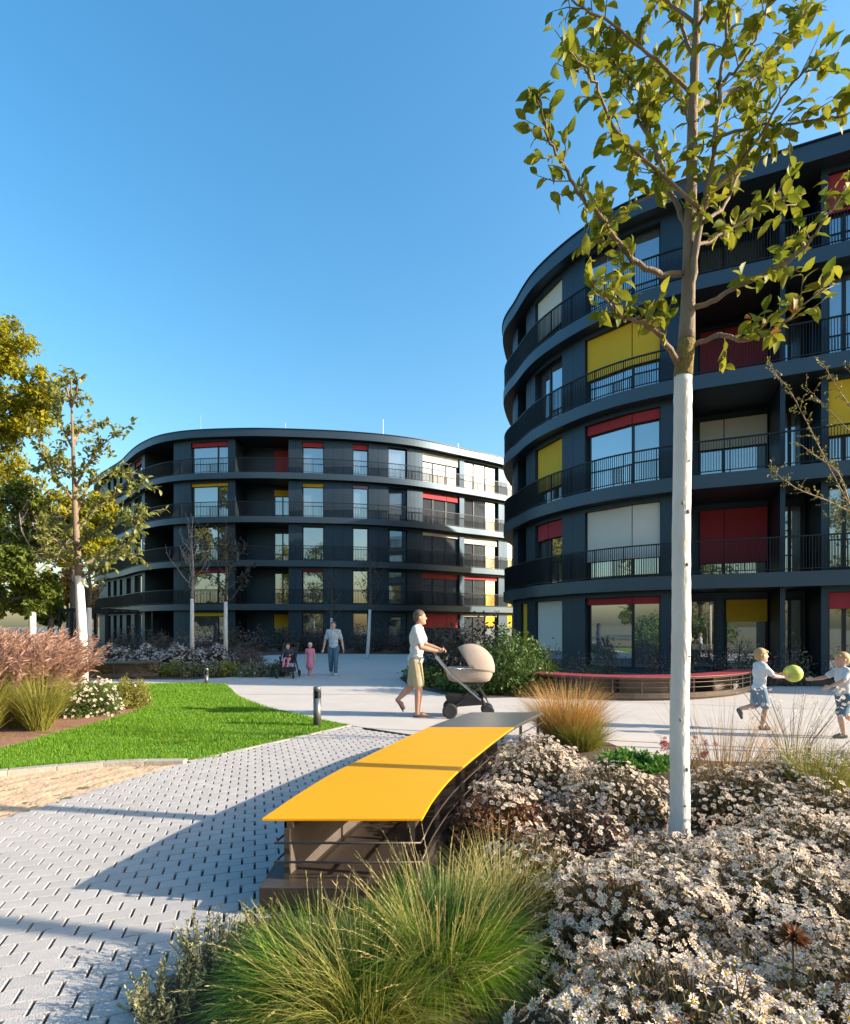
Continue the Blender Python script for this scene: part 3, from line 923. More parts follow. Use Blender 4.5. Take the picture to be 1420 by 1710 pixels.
BR = [  # (pixel polyline, depth at start, depth at end, radius start)
    ([(1150, 530), (1158, 457), (1168, 378), (1178, 330), (1190, 278), (1200, 191), (1204, 131), (1212, 40), (1216, -60), (1222, -200)], 3.58, 3.35, .026),
    ([(1140, 457), (1099, 457), (1059, 434), (1027, 398), (1007, 366), (975, 330), (947, 286), (924, 247), (908, 199), (902, 165)], 3.6, 3.2, .021),
    ([(1136, 612), (1118, 585), (1099, 557), (1075, 541), (1039, 525), (1015, 505), (991, 481)], 3.6, 3.15, .022),
    ([(1156, 577), (1202, 557), (1238, 567), (1282, 557), (1309, 541), (1337, 513), (1373, 481)], 3.6, 3.25, .018),
    ([(1152, 515), (1185, 505), (1225, 480), (1282, 457), (1329, 426), (1361, 390), (1389, 350), (1422, 302)], 3.6, 3.1, .019),
    ([(1150, 400), (1138, 358), (1118, 318), (1099, 258), (1079, 223), (1059, 179), (1047, 131), (1023, 99), (1005, 60)], 3.6, 3.95, .019),
    ([(1170, 350), (1107, 294), (1051, 239), (1015, 191), (995, 139), (975, 107), (950, 85)], 3.5, 3.1, .013),
    ([(1099, 258), (1087, 235), (1075, 167), (1067, 147), (1027, 107), (1010, 80)], 3.75, 3.9, .011),
    ([(1160, 140), (1154, 91), (1142, 52), (1122, 16), (1100, -20), (1080, -80)], 3.6, 3.9, .016),
    ([(1178, 370), (1210, 342), (1230, 302), (1250, 258), (1258, 187), (1266, 150)], 3.5, 3.9, .013),
    ([(1202, 143), (1234, 111), (1258, 76), (1275, 30), (1290, -30)], 3.45, 3.2, .011),
    ([(1178, 330), (1230, 278), (1270, 227), (1297, 179), (1330, 130), (1370, 110)], 3.5, 3.1, .013),
    ([(1157, 190), (1200, 160), (1260, 130), (1310, 70), (1340, 20), (1360, -40)], 3.6, 4.0, .013),
    ([(1158, 160), (1110, 110), (1060, 70), (1010, 30), (965, 10), (945, -30)], 3.6, 3.3, .013),
    ([(1152, 420), (1190, 400), (1240, 372), (1290, 345), (1330, 342)], 3.6, 4.0, .012),
    ([(1157, 220), (1140, 180), (1120, 150), (1100, 120)], 3.6, 4.1, .010),
    ([(1150, 300), (1080, 330), (1045, 345), (1020, 372), (1005, 392)], 3.6, 3.9, .009),
    ([(1196, 230), (1260, 210), (1330, 205), (1385, 190), (1415, 165)], 3.42, 3.25, .010),
    ([(1163, 50), (1190, 0), (1230, -60), (1250, -150)], 3.6, 3.2, .012),
    ([(1163, 40), (1090, -20), (1030, -70), (980, -120)], 3.6, 3.9, .012),
]
LP, LD = [], []
for pts, d0, d1, r in BR:
    P = sub_path(loc(px_path(pts, d0, d1)), 4)
    P[2:-1] += RNG.normal(0, .006, (len(P)-3, 3))
    b = MB().tube(P, np.linspace(r, .0035, len(P))*(1+RNG.normal(0, .04, len(P))), 8)
    tubes, lp_, ld_ = twig_leaves(P, .24, .050, .20, 6, .1)
    for q, L in tubes: b.tube(q, [.0038, .003, .0018], 5)
    b.build('branch', M_BARK, root, True)
    # leaves right at the branch tip
    for k in range(5):
        lp_.append(P[-1]); ld_.append((P[-1]-P[-3])*4+RNG.normal(0, .35, 3))
    LP += lp_; LD += ld_
LP = np.array(LP); LD = np.array(LD)
_w = LP+np.array([gx(1136, TD), TD, 0])
_px = 710+FPX*_w[:, 0]/_w[:, 1]; _py = HOR-FPX*(_w[:, 2]-EYE)/_w[:, 1]
seen = (_px > -20) & (_px < 1440) & (_py > -10)
order = np.argsort(np.where(seen, _w[:, 1], 50))
LP, LD = LP[order], LD[order]
lv = []
for k in range(6):
    T = LEAF_V.copy(); T[:, 2] += RNG.normal(0, .02, len(T)); T[:, 1] *= RNG.uniform(.85, 1.15); T[:, 2] -= RNG.uniform(-.05, .22)*T[:, 0]**2
    lv.append(mesh_obj('leaf', T, LEAF_F, M_LEAFO if k else M_LEAFO, root, smooth=True))
R = dirs_to_R(LD)
for i in range(300):
    o = lv[i] if i < 6 else share(lv[int(RNG.integers(6))], root)
    o.location = LP[i]
    o.rotation_euler = Matrix(R[i].tolist()).to_euler()
    s = .094*RNG.uniform(.65, 1.3); o.scale = (s, s, s)
leaf_mesh('far_leaves', LP[300:], LD[300:], .094, M_LEAF, root)
for (px_, py_, D_) in ((1322, 505, 3.25), (1326, 492, 3.26), (1283, 560, 3.35), (1243, 532, 3.4)):
    p = loc([(gx(px_, D_), D_, wz(py_, D_))])[0]
    o = mesh_obj('withered_leaf', LEAF_V*.085, LEAF_F, M_LEAFBR, root, smooth=True); o.location = p; o.rotation_euler = RNG.uniform(-1.5, 1.5, 3)
print('main tree leaves', len(LP), 'seen', int(seen.sum()))

# ---- second tree of the row just outside the frame on the right: its trunk shadow crosses the paving
def simple_street_tree(x, y, label, h_clear=2.9, top=5.6, nb=14, leaf=.10, per=6, group=None, name='young_street_tree'):
    root = thing(name, label, 'tree', (x, y, 0), group=group)
    MB().tube([(0, 0, -.02), (.01, 0, h_clear*.5), (0, .01, h_clear)], [.075, .062, .055], 14).build('painted_trunk', M_WHITE, root, True)
    tr = sub_path(np.array([(0, .01, h_clear-.01), (.03, 0, h_clear+.8), (0, .04, (h_clear+top)/2+.3), (.05, 0, top)]), 5)
    MB().tube(tr, np.linspace(.054, .008, len(tr)), 10).build('trunk', M_BARK, root, True)
    LP, LD = [], []
    for k in range(nb):
        f = k/nb; a = k*2.4+RNG.uniform(-.4, .4)
        z0 = h_clear+(top-h_clear)*f*.85
        R_ = (1.15-.55*f)*RNG.uniform(.75, 1.1)
        P = branch_path((0, 0, z0), (R_*math.cos(a), R_*math.sin(a), z0+R_*RNG.uniform(.4, .9)), .1, 7)
        b = MB().tube(P, np.linspace(.02*(1-f*.6), .003, 7), 6)
        tubes, lp_, ld_ = twig_leaves(P, .25, .09, .22, per, .1)
        for q, L in tubes: b.tube(q, [.004, .003, .002], 4)
        b.build('branch', M_BARK, root, True)
        LP += lp_; LD += ld_
    leaf_mesh('leaves', LP, LD, leaf, M_LEAF, root)
    return root
simple_street_tree(4.3, 1.63, 'young whitewashed tree casting its trunk shadow across the paving')

# ---- smaller tree at the left beyond the lawn
LD_ = 11.2
bx, by = gx(137, LD_), LD_
root = thing('young_street_tree', 'young whitewashed tree with sparse pale green crown behind the white flowering bush by the lawn', 'tree', (bx, by, 0))
def locl(P): return np.asarray(P)-np.array([bx, by, 0])
P = sub_path(locl(px_path([(139, 1168), (138, 1080), (134, 1000), (132, 962)], LD_, LD_)), 5)
MB().tube(P, np.linspace(.098, .080, len(P))*(1+RNG.normal(0, .02, len(P))), 14).build('painted_trunk', M_WHITE, root, True)
P = sub_path(locl(px_path([(132, 963), (128, 900), (124, 800), (121, 720), (118, 622)], LD_, LD_)), 5)
MB().tube(P, np.linspace(.080, .010, len(P)), 10).build('trunk', M_BARK, root, True)
LP, LD = [], []
for pts, dd in (([(131, 955), (105, 935), (85, 925), (60, 925)], -.8), ([(134, 965), (160, 950), (185, 935), (215, 905), (240, 880)], -.5), ([(128, 905), (95, 880), (60, 862), (45, 850)], .6),
                ([(128, 890), (160, 850), (200, 825), (240, 808)], .5), ([(126, 840), (95, 800), (70, 750), (58, 705)], -.6), ([(125, 815), (150, 770), (175, 740), (200, 722)], -.5),
                ([(122, 750), (105, 715), (92, 680), (85, 650)], .5), ([(121, 745), (140, 715), (165, 705)], .6), ([(131, 950), (165, 930), (200, 925), (228, 930)], .9), ([(127, 870), (80, 905), (55, 905)], .9),
                ([(129, 920), (170, 880), (220, 868), (245, 858)], -1.0), ([(127, 860), (150, 810), (190, 790), (228, 790)], 1.0), ([(129, 925), (90, 900), (60, 880)], -1.0), ([(125, 800), (100, 770), (60, 780)], 1.0), ([(119, 680), (112, 650), (108, 632)], .2), ([(119, 680), (128, 655), (130, 632)], -.2)):
    P = sub_path(locl(px_path(pts, LD_, LD_+dd)), 3)
    b = MB().tube(P, np.linspace(.026, .005, len(P)), 6)
    tubes, lp_, ld_ = twig_leaves(P, .12, .062, .36, 10, .1)
    for q, L in tubes: b.tube(q, [.006, .004, .003], 4)
    b.build('branch', M_BARK, root, True)
    LP += lp_; LD += ld_
leaf_mesh('leaves', LP, LD, .115, M_LEAFL, root)
print('left tree leaves', len(LP))

# ---- bare or nearly bare young trees before the far block
def bare_tree(px, pyw, pyt, D, label, leaves=0, lean=0.0, spread=1.1, dark=False, group=None, r=.075, bark=None):
    x = gx(px, D)
    root = thing('young_bare_tree', label, 'tree', (x, D, 0), group=group)
    zw, zt = wz(pyw, D), wz(pyt, D)
    MB().tube([(lean*-.5, 0, -.02), (lean*-.2, 0, zw*.5), (0, 0, zw)], [r*1.15, r, r*.85], 10).build('painted_trunk', M_WHITE, root, True)
    tr = sub_path(np.array([(0, 0, zw-.01), (.04, 0, zw+(zt-zw)*.35), (-.03, .03, zw+(zt-zw)*.7), (.03, 0, zt)]), 4)
    bk = bark or (M_BARKD if dark else M_BARKG)
    MB().tube(tr, np.linspace(r*.8, .008, len(tr)), 7).build('trunk', bk, root, True)
    LP, LD = [], []
    nb = 17
    for k in range(nb):
        f = k/nb; a = k*2.4+RNG.uniform(-.5, .5)
        z0 = zw+(zt-zw)*f*.8
        R_ = spread*(1-.6*f)*RNG.uniform(.7, 1.15)
        P = branch_path((0, 0, z0), (R_*math.cos(a), R_*math.sin(a), z0+R_*RNG.uniform(.8, 1.6)), .10, 6)
        b = MB().tube(P, np.linspace(.028*(1-f*.5), .006, 6), 5)
        tubes, lp_, ld_ = twig_leaves(P, .3, .16, .42, 6, .1)
        for q, L in tubes: b.tube(q, [.009, .007, .004], 3)
        b.build('branch', bk, root, True)
        LP += lp_; LD += ld_
    if leaves:
        k = RNG.choice(len(LP), min(leaves, len(LP)), replace=False)
        leaf_mesh('leaves', np.array(LP)[k], np.array(LD)[k], .13, M_LEAFD, root, RH_V, RH_F)
    return root
bare_tree(321, 1000, 862, 20.0, 'bare young tree with pale grey branches and whitewashed trunk behind the white flower mound', 30, spread=1.05)
bare_tree(377, 1005, 868, 20.8, 'young tree with dark leafy crown and whitewashed leaning trunk beside the bare one', 620, spread=1.0, dark=True)
bare_tree(554, 1032, 935, 27.5, 'slim young tree with dark bare crown behind the walking woman', 60, spread=.8, dark=True, r=.07)
bare_tree(618, 1018, 912, 25.5, 'slim young tree with leaning white trunk and dark bare crown between walkers and pushing man', 90, lean=.25, spread=.9, dark=True, r=.075)
bare_tree(149, 1015, 925, 19.0, 'slim young tree with short white trunk and dark sparse crown by the pergola', 160, spread=.95, dark=True, r=.09)
bare_tree(54, 982, 800, 11.9, 'slim pale trunked young tree standing before the green trees past the red grass', 260, spread=.9, r=.075)

# ---- big leafy trees of the background
def lobe_tree(name, label, lobes, D, trunk_px, nleaf, size, m, group=None, trunk_r=.22, gz=0.0):
    tx = gx(trunk_px, D)
    root = thing(name, label, 'tree', (tx, D, gz), group=group)
    Ls = []
    for (px, py, rpx, dd) in lobes:
        d = D+dd; Ls.append((np.array([gx(px, d)-tx, dd, wz(py, d)-gz]), rpx/FPX*D))
    zt = min(c[2] for c, r in Ls)
    top = max(c[2] for c, r in Ls)
    P = sub_path(np.array([(0, 0, -.05), (.1, 0, zt*.6), (0, .1, zt+.3), (.1, 0, (zt+top)/2+.5)]), 4)
    MB().tube(P, np.linspace(trunk_r, trunk_r*.35, len(P)), 10).build('trunk', M_BARKD, root, True)
    for c, r in Ls:
        q = branch_path((0, 0, max(zt*.8, c[2]-r*1.6)), c+np.array([0, 0, r*.3]), .06, 6)
        MB().tube(q, np.linspace(trunk_r*.4, .02, 6), 6).build('branch', M_BARKD, root, True)
    vol = np.array([r**2 for c, r in Ls]); vol /= vol.sum()
    LP, N = [], []
    for (c, r), f in zip(Ls, vol):
        # leaf clumps on the lobe: small balls of leaves with gaps between
        nc = 26
        u = RNG.normal(size=(nc, 3)); u /= np.linalg.norm(u, axis=1, keepdims=True)
        cc = c+u*r*RNG.uniform(.45, 1.0, (nc, 1))*np.array([1, 1, .85])
        k = int(nleaf*f)
        w = RNG.integers(0, nc, k)
        v = RNG.normal(size=(k, 3)); v /= np.linalg.norm(v, axis=1, keepdims=True)
        LP.append(cc[w]+v*(r*.34)*RNG.uniform(.25, 1.0, (k, 1))**.6*np.array([1, 1, .7]))
        N.append(v*.6+(cc[w]-c)/r+RNG.normal(0, .6, (k, 3)))
    LP = np.concatenate(LP); N = np.concatenate(N)
    ld = np.cross(N, RNG.normal(size=N.shape)); ld[:, 2] -= .25
    V, F = scatter(RH_V, RH_F, LP, dirs_to_R(ld), size*RNG.uniform(.65, 1.35, len(LP)))
    mesh_obj('crown', V, F, m, root)['kind'] = 'stuff'
    return root
lobe_tree('broadleaf_tree', 'tall yellow green broadleaf tree towering over the left edge beyond the young tree',
          [(15, 575, 48, 0), (-45, 600, 70, 1), (62, 640, 32, -1), (20, 690, 52, 0), (-60, 740, 90, 1), (50, 700, 34, 1), (0, 790, 60, 2), (75, 665, 22, 0)], 24, -70, 34000, .17, M_LEAFY, trunk_r=.3)
lobe_tree('broadleaf_tree', 'dark green bushy tree at the left edge behind the red grass',
          [(15, 840, 48, 0), (55, 905, 42, .5), (-30, 900, 60, 1), (60, 985, 34, -.5), (10, 1000, 50, 0), (-50, 1000, 60, 1), (20, 940, 40, -1)], 11.6, -40, 30000, .085, M_LEAFG, trunk_r=.14)
lobe_tree('broadleaf_tree', 'bright yellow broadleaf tree seen through the young tree crown',
          [(95, 850, 40, 0), (140, 875, 40, 1), (170, 850, 30, 0), (115, 905, 42, -1), (165, 905, 30, 1), (75, 890, 36, 0)], 33, 120, 18000, .23, M_LEAFY)
lobe_tree('autumn_tree', 'orange brown autumn tree far behind the pergola', [(105, 985, 26, 0), (140, 1000, 24, 1), (120, 962, 16, 0), (80, 1010, 24, -1)], 62, 112, 6500, .42, M_LEAFOR)
lobe_tree('autumn_tree', 'golden orange autumn tree at the corner of the far block', [(158, 990, 20, 0), (172, 1005, 18, 1), (150, 1015, 18, 0)], 70, 160, 4500, .42, M_LEAFOR)
lobe_tree('autumn_tree', 'dark green and yellow tree between the red grass and the orange trees', [(80, 1000, 22, 0), (70, 1025, 20, 0), (92, 1028, 18, 1)], 30, 82, 5000, .22, M_LEAFG)
# trees across the park behind the viewpoint: the block's glass reflects them
for i, (x, y, s, m) in enumerate(((-13, -14, 1.0, 'yellow'), (-24, -6, 1.1, 'green'), (-5, -24, 1.15, 'green'), (6, -20, .95, 'yellow'), (-30, 6, 1.0, 'yellow'), (-36, 20, .9, 'green'), (-18, -26, 1.2, 'yellow'))):
    r_ = lobe_tree('broadleaf_tree', f'{m} broadleaf tree across the park mirrored in the near block windows',
              [(710, 480, 130, 0), (620, 560, 110, 1), (800, 560, 110, -1), (710, 620, 130, 2), (650, 700, 100, -2), (780, 690, 100, 1.5), (710, 400, 80, 0), (640, 820, 110, 0), (790, 830, 110, 1), (710, 900, 120, -1)], 20, 710, 6500, .36, M_LEAFY if m == 'yellow' else M_LEAFG,
              group=f'{m} trees across the park', trunk_r=.3)
    r_.location = (x, y, 0); r_.scale = (s, s, s*.85)

# ---- small-leaved sapling reaching in from the right edge
SD = 6.2
sx = gx(1520, SD)
M_LARCH = mat('tiny_leaf', (0.14, 0.15, 0.03), 0.6, 0, (0.28, 0.24, 0.06), 3, .9, island=.7, trans=.3)
root = thing('small_leaved_sapling', 'sapling with thin arching twigs and tiny leaves against the near block', 'tree', (sx, SD, 0))
MB().tube(sub_path(np.array([(0, 0, -.02), (.02, 0, 1.2), (-.05, 0, 2.6), (0, 0, 4.3)]), 5), np.linspace(.035, .012, 16), 8).build('trunk', M_BARK, root, True)
LP, LD = [], []
for pts, d1 in (([(1520, 985), (1450, 890), (1420, 845), (1385, 780), (1340, 690), (1310, 640), (1278, 612)], 5.6), ([(1520, 860), (1450, 740), (1420, 720), (1390, 690), (1345, 645)], 5.9),
                ([(1520, 820), (1440, 705), (1400, 650), (1372, 602)], 5.7), ([(1500, 900), (1420, 855), (1380, 835), (1330, 815), (1285, 782)], 5.5), ([(1500, 930), (1440, 880), (1400, 862), (1372, 865)], 6.4),
                ([(1500, 770), (1440, 650), (1415, 615)], 6.4), ([(1420, 845), (1400, 790), (1360, 760), (1335, 740)], 5.9)):
    P = sub_path(px_path(pts, SD, d1)-np.array([sx, SD, 0]), 4)
    b = MB().tube(P, np.linspace(.011, .002, len(P)), 5)
    tubes, lp_, ld_ = twig_leaves(P, .25, .05, .12, 7, .1)
    for q, L in tubes: b.tube(q, [.0025, .002, .001], 3)
    b.build('branch', M_BARK, root, True)
    LP += lp_; LD += ld_
leaf_mesh('leaves', LP, LD, .030, M_LARCH, root, RH_V, RH_F)
# ================================================================= PLANTS
M_PETAL = mat('aster_petal', (0.82, 0.76, 0.69), 0.7, 0, (0.72, 0.58, 0.46), 8, .6, island=.6, trans=.32)
M_PETALB = mat('aster_petal_blueish', (0.62, 0.60, 0.62), 0.7, 0, (0.50, 0.48, 0.50), 8, .6, island=.6, trans=.25)
M_DISC = mat('aster_disc', (0.60, 0.36, 0.04), 0.9, 0, (0.36, 0.17, 0.03), 9, .8, island=.7)
M_ALEAF = mat('aster_leaf', (0.10, 0.105, 0.035), 0.7, 0, (0.20, 0.13, 0.06), 5, .8, island=.6, trans=.2)
M_STEM = mat('plant_stem', (0.085, 0.060, 0.028), 0.8, 0, (0.13, 0.10, 0.05), 8, .7)
M_BROWN = mat('faded_flower', (0.26, 0.115, 0.045), 0.9, 0, (0.15, 0.06, 0.03), 8, .8, island=.6, trans=.15)
M_FGRASS = mat('fountain_grass', (0.070, 0.185, 0.010), 0.5, 0, (0.20, 0.30, 0.024), 3, .8, island=.75, trans=.35)
M_STRAW = mat('straw_stalk', (0.62, 0.50, 0.22), 0.6, 0, (0.46, 0.40, 0.14), 4, .8, island=.7, trans=.3)
M_GOLD = mat('golden_grass', (0.56, 0.34, 0.10), 0.6, 0, (0.42, 0.23, 0.06), 4, .8, island=.7, trans=.3)
M_OLIVE = mat('olive_grass', (0.17, 0.19, 0.03), 0.6, 0, (0.30, 0.27, 0.05), 4, .8, island=.7, trans=.3)
M_PLUME = mat('red_plume', (0.36, 0.20, 0.145), 0.8, 0, (0.48, 0.30, 0.22), 4, .8, island=.7, trans=.3)
M_SHRUB = mat('shrub_leaf', (0.050, 0.105, 0.016), 0.5, 0, (0.11, 0.17, 0.03), 2, .8, island=.7, trans=.3)
M_DSHRUB = mat('dark_shrub_leaf', (0.035, 0.036, 0.024), 0.6, 0, (0.075, 0.055, 0.040), 2, .8, island=.7, trans=.2)
M_PURP = mat('purple_brown_shrub', (0.085, 0.058, 0.055), 0.7, 0, (0.13, 0.10, 0.08), 2, .8, island=.7, trans=.2)
M_THYME = mat('thyme_leaf', (0.20, 0.23, 0.10), 0.6, 0, (0.38, 0.34, 0.18), 3, .8, island=.7, trans=.2)
M_REDFL = mat('red_floret', (0.45, 0.05, 0.04), 0.7, 0, (0.30, 0.03, 0.03), 5, .8, island=.6, trans=.2)

NP = 9
PET_V, PET_F = [], []
for k in range(NP):
    a = 2*math.pi*k/NP; w = .30
    for (r, da, z) in ((.13, 0, .02), (.34, w, .08), (.5, 0, .06+.05*(k % 3-1)), (.34, -w, .08)):
        PET_V.append((r*math.cos(a+da), r*math.sin(a+da), z))
    PET_F.append((4*k, 4*k+3, 4*k+2, 4*k+1))
PET_V = np.array(PET_V); PET_F = np.array(PET_F)
DISC_V = np.array([(.15*math.cos(k*math.pi/3), .15*math.sin(k*math.pi/3), .05) for k in range(6)]+[(0, 0, .1)])
DISC_F = np.array([(6, 0, 1, 2), (6, 2, 3, 4), (6, 4, 5, 0)])
FL_V = np.concatenate([PET_V, DISC_V]); FL_F = np.concatenate([PET_F, DISC_F+len(PET_V)])
FL_M = np.array([0]*len(PET_F)+[1]*len(DISC_F))
SUNW = np.array([SUN_H.x, SUN_H.y, .3])

def mound_points(n, rx, ry, h, r0=.9, r1=1.04, up=.02):
    u = RNG.normal(size=(n, 3)); u[:, 2] = np.abs(u[:, 2])+up
    u /= np.linalg.norm(u, axis=1, keepdims=True)
    # lumpy surface
    lump = 1+.10*np.sin(u[:, 0]*7+u[:, 1]*4+RNG.uniform(0, 6))+.08*np.sin(u[:, 1]*11+RNG.uniform(0, 6))*np.sin(u[:, 0]*9)
    rad = RNG.uniform(r0, r1, n)*lump
    p = u*rad[:, None]*np.array([rx, ry, h])
    nn = u/np.array([rx, ry, h]); nn /= np.linalg.norm(nn, axis=1, keepdims=True)
    return p, nn

def stems_np(tips, base_r, n, w=.004):
    """thin curved stems from around the base centre to the tips (quad strips, two crossed)"""
    k = RNG.choice(len(tips), min(n, len(tips)), replace=False)
    t = tips[k]
    b = t*np.array([.35, .35, 0])+np.column_stack([RNG.normal(0, base_r, (len(t), 2)), np.full(len(t), .0)])
    m = (b+t)/2+np.column_stack([t[:, :2]*-.06, t[:, 2]*.08])
    parts = []
    for sd in (np.array([1, 0, 0]), np.array([0, 1, 0])):
        V = np.stack([b-sd*w, b+sd*w, m-sd*w*.8, m+sd*w*.8, t-sd*w*.4, t+sd*w*.4], 1).reshape(-1, 3)
        f = np.array([(0, 1, 3, 2), (2, 3, 5, 4)])
        F = (f[None]+(np.arange(len(t))*6)[:, None, None]).reshape(-1, 4)
        parts.append((V, F))
    V, F, _ = join_np(parts)
    return V, F

def aster(x, y, rx, ry, h, nfl, size, label, nleaf=2500, petal=None, brown=0.0, single=0, group=None, leafm=None, lsize=.035, white_top=False, z=.01):
    root = thing('aster_bush', label, 'flower bush', (x, y, z), group=group)
    tips, nn = mound_points(nfl, rx, ry, h)
    lp, ln = mound_points(nleaf, rx, ry, h, .35, .97)
    V, F = stems_np(tips, .12*rx, 500)
    mesh_obj('stems', V, F, M_STEM, root)['kind'] = 'stuff'
    ld = ln*.5+RNG.normal(0, .6, ln.shape)
    V, F = scatter(RH_V*np.array([1, .55, 1]), RH_F, lp, dirs_to_R(ld), lsize*RNG.uniform(.6, 1.5, nleaf))
    mesh_obj('foliage', V, F, leafm or M_ALEAF, root)['kind'] = 'stuff'
    face = nn*.75+np.array([0, 0, .35])+RNG.normal(0, .38, nn.shape)
    R = frames(face); sc = size*RNG.uniform(.65, 1.25, nfl)
    isb = RNG.uniform(size=nfl) < brown*(.5+1.0*(np.sin(tips[:, 0]*6/rx+x*3)*np.sin(tips[:, 1]*5/ry+y) > 0))
    if white_top: isb = (tips[:, 2] < h*.80) & (RNG.uniform(size=nfl) < .85)
    white = ~isb
    idx = np.where(white)[0]
    one = idx[:0]
    if single:
        w = tips[idx]+np.array([x, y, z]); d = np.linalg.norm(w-np.array([0, 0, EYE]), axis=1)
        yy = HOR-FPX*(w[:, 2]-EYE)/w[:, 1]; xx = 710+FPX*w[:, 0]/w[:, 1]
        d = np.where((yy < 1715) & (xx < 1425), d, 99)
        o_ = np.argsort(d)[:single]; one = idx[o_]; idx = np.delete(idx, o_)
    pm_ = petal or M_PETAL
    if len(one):
        protos = []
        for k in range(4):
            T = FL_V.copy(); T[:, 2] += RNG.normal(0, .02, len(T)); T[:36, :2] *= RNG.uniform(.9, 1.1)
            protos.append(mesh_obj('flower', T, FL_F, [pm_, M_DISC], root, mi=FL_M))
        for i, j in enumerate(one):
            o = protos[i] if i < 4 else share(protos[int(RNG.integers(4))], root)
            o.location = tips[j]; o.rotation_euler = Matrix(R[j].tolist()).to_euler(); o.scale = (sc[j],)*3
    if len(idx):
        V, F = scatter(FL_V, FL_F, tips[idx], R[idx], sc[idx])
        mesh_obj('flowers', V, F, [pm_, M_DISC], root, mi=np.tile(FL_M, len(idx)))['kind'] = 'stuff'
    bi = np.where(isb)[0]
    if len(bi):
        V, F = scatter(FL_V*np.array([.75, .75, 2.5]), FL_F, tips[bi]*.97, R[bi], sc[bi])
        mesh_obj('faded_flowers', V, F, M_BROWN, root)['kind'] = 'stuff'
    return root

# foreground mass of white asters round the tree, near to far
G1 = 'white asters in the near bed'
NEAR = ['white aster bush with yellow centres beside the green fountain grass at the bed edge', 'white aster bush carrying the rust brown dried flower head',
        'white aster bush between the fountain grass and the foot of the white trunk', 'broad white aster bush directly before the foot of the white trunk',
        'dense white aster bush beyond the dried flower head away from the grass', 'tall white aster bush beside the olive grass tuft',
        'low white aster bush just beside the foot of the white trunk', 'lowest white aster bush around the very foot of the white trunk']
for (x, y, rx, ry, h, n, s1) in ((.80, 1.62, .50, .50, .42, 900, 120), (1.50, 1.75, .55, .50, .44, 1000, 120), (.92, 2.38, .50, .48, .42, 950, 60), (1.62, 2.50, .58, .52, .42, 1050, 0),
                                 (2.35, 2.35, .60, .58, .45, 1000, 0), (2.9, 3.0, .6, .55, .44, 850, 0), (2.2, 3.15, .55, .48, .38, 850, 0), (1.45, 3.02, .5, .36, .27, 600, 0)):
    aster(x, y, rx, ry, h, int(n*1.75), .038, NEAR.pop(0), 2600, single=s1, brown=.08, group=G1)
aster(.62, 2.98, .36, .38, .30, 620, .036, 'low aster bush with blue grey shaded flowers between fountain grass and trunk', 1600, brown=.25)
aster(.52, 3.62, .36, .44, .42, 1000, .038, 'aster bush faded to rust brown with a few white flowers beside the yellow bench', 2600, white_top=True, leafm=M_BROWN)
aster(.98, 4.72, .52, .55, .48, 1700, .038, 'rounded white aster bush beside the far half of the yellow bench', 2200, brown=.05)
aster(1.42, 4.05, .48, .44, .43, 1000, .038, 'white aster bush with bare brown flank close behind the trunk', 2200, brown=.15)
aster(1.0, 3.55, .36, .40, .33, 560, .038, 'half bare brown aster bush between the rust bush and the trunk', 2000, brown=.5, leafm=M_PURP)
G2 = 'asters right of the trunk'
RIGHT = ['white aster bush below the small red seed heads', 'white and green aster bush under the wand flower stems', 'tallest white and green aster bush before the reaching boy',
         'white aster bush between the olive grass tuft and the reaching boy', 'small white aster bush wrapped round the olive grass tuft']
for (x, y, rx, ry, h, n) in ((2.35, 4.05, .5, .45, .40, 600), (3.05, 4.35, .55, .5, .44, 600), (3.8, 4.5, .6, .5, .48, 600), (3.6, 3.7, .55, .5, .44, 600), (2.75, 3.75, .45, .4, .38, 500)):
    aster(x, y, rx, ry, h, int(n*1.6), .037, RIGHT.pop(0), 2600, brown=.20, group=G2)

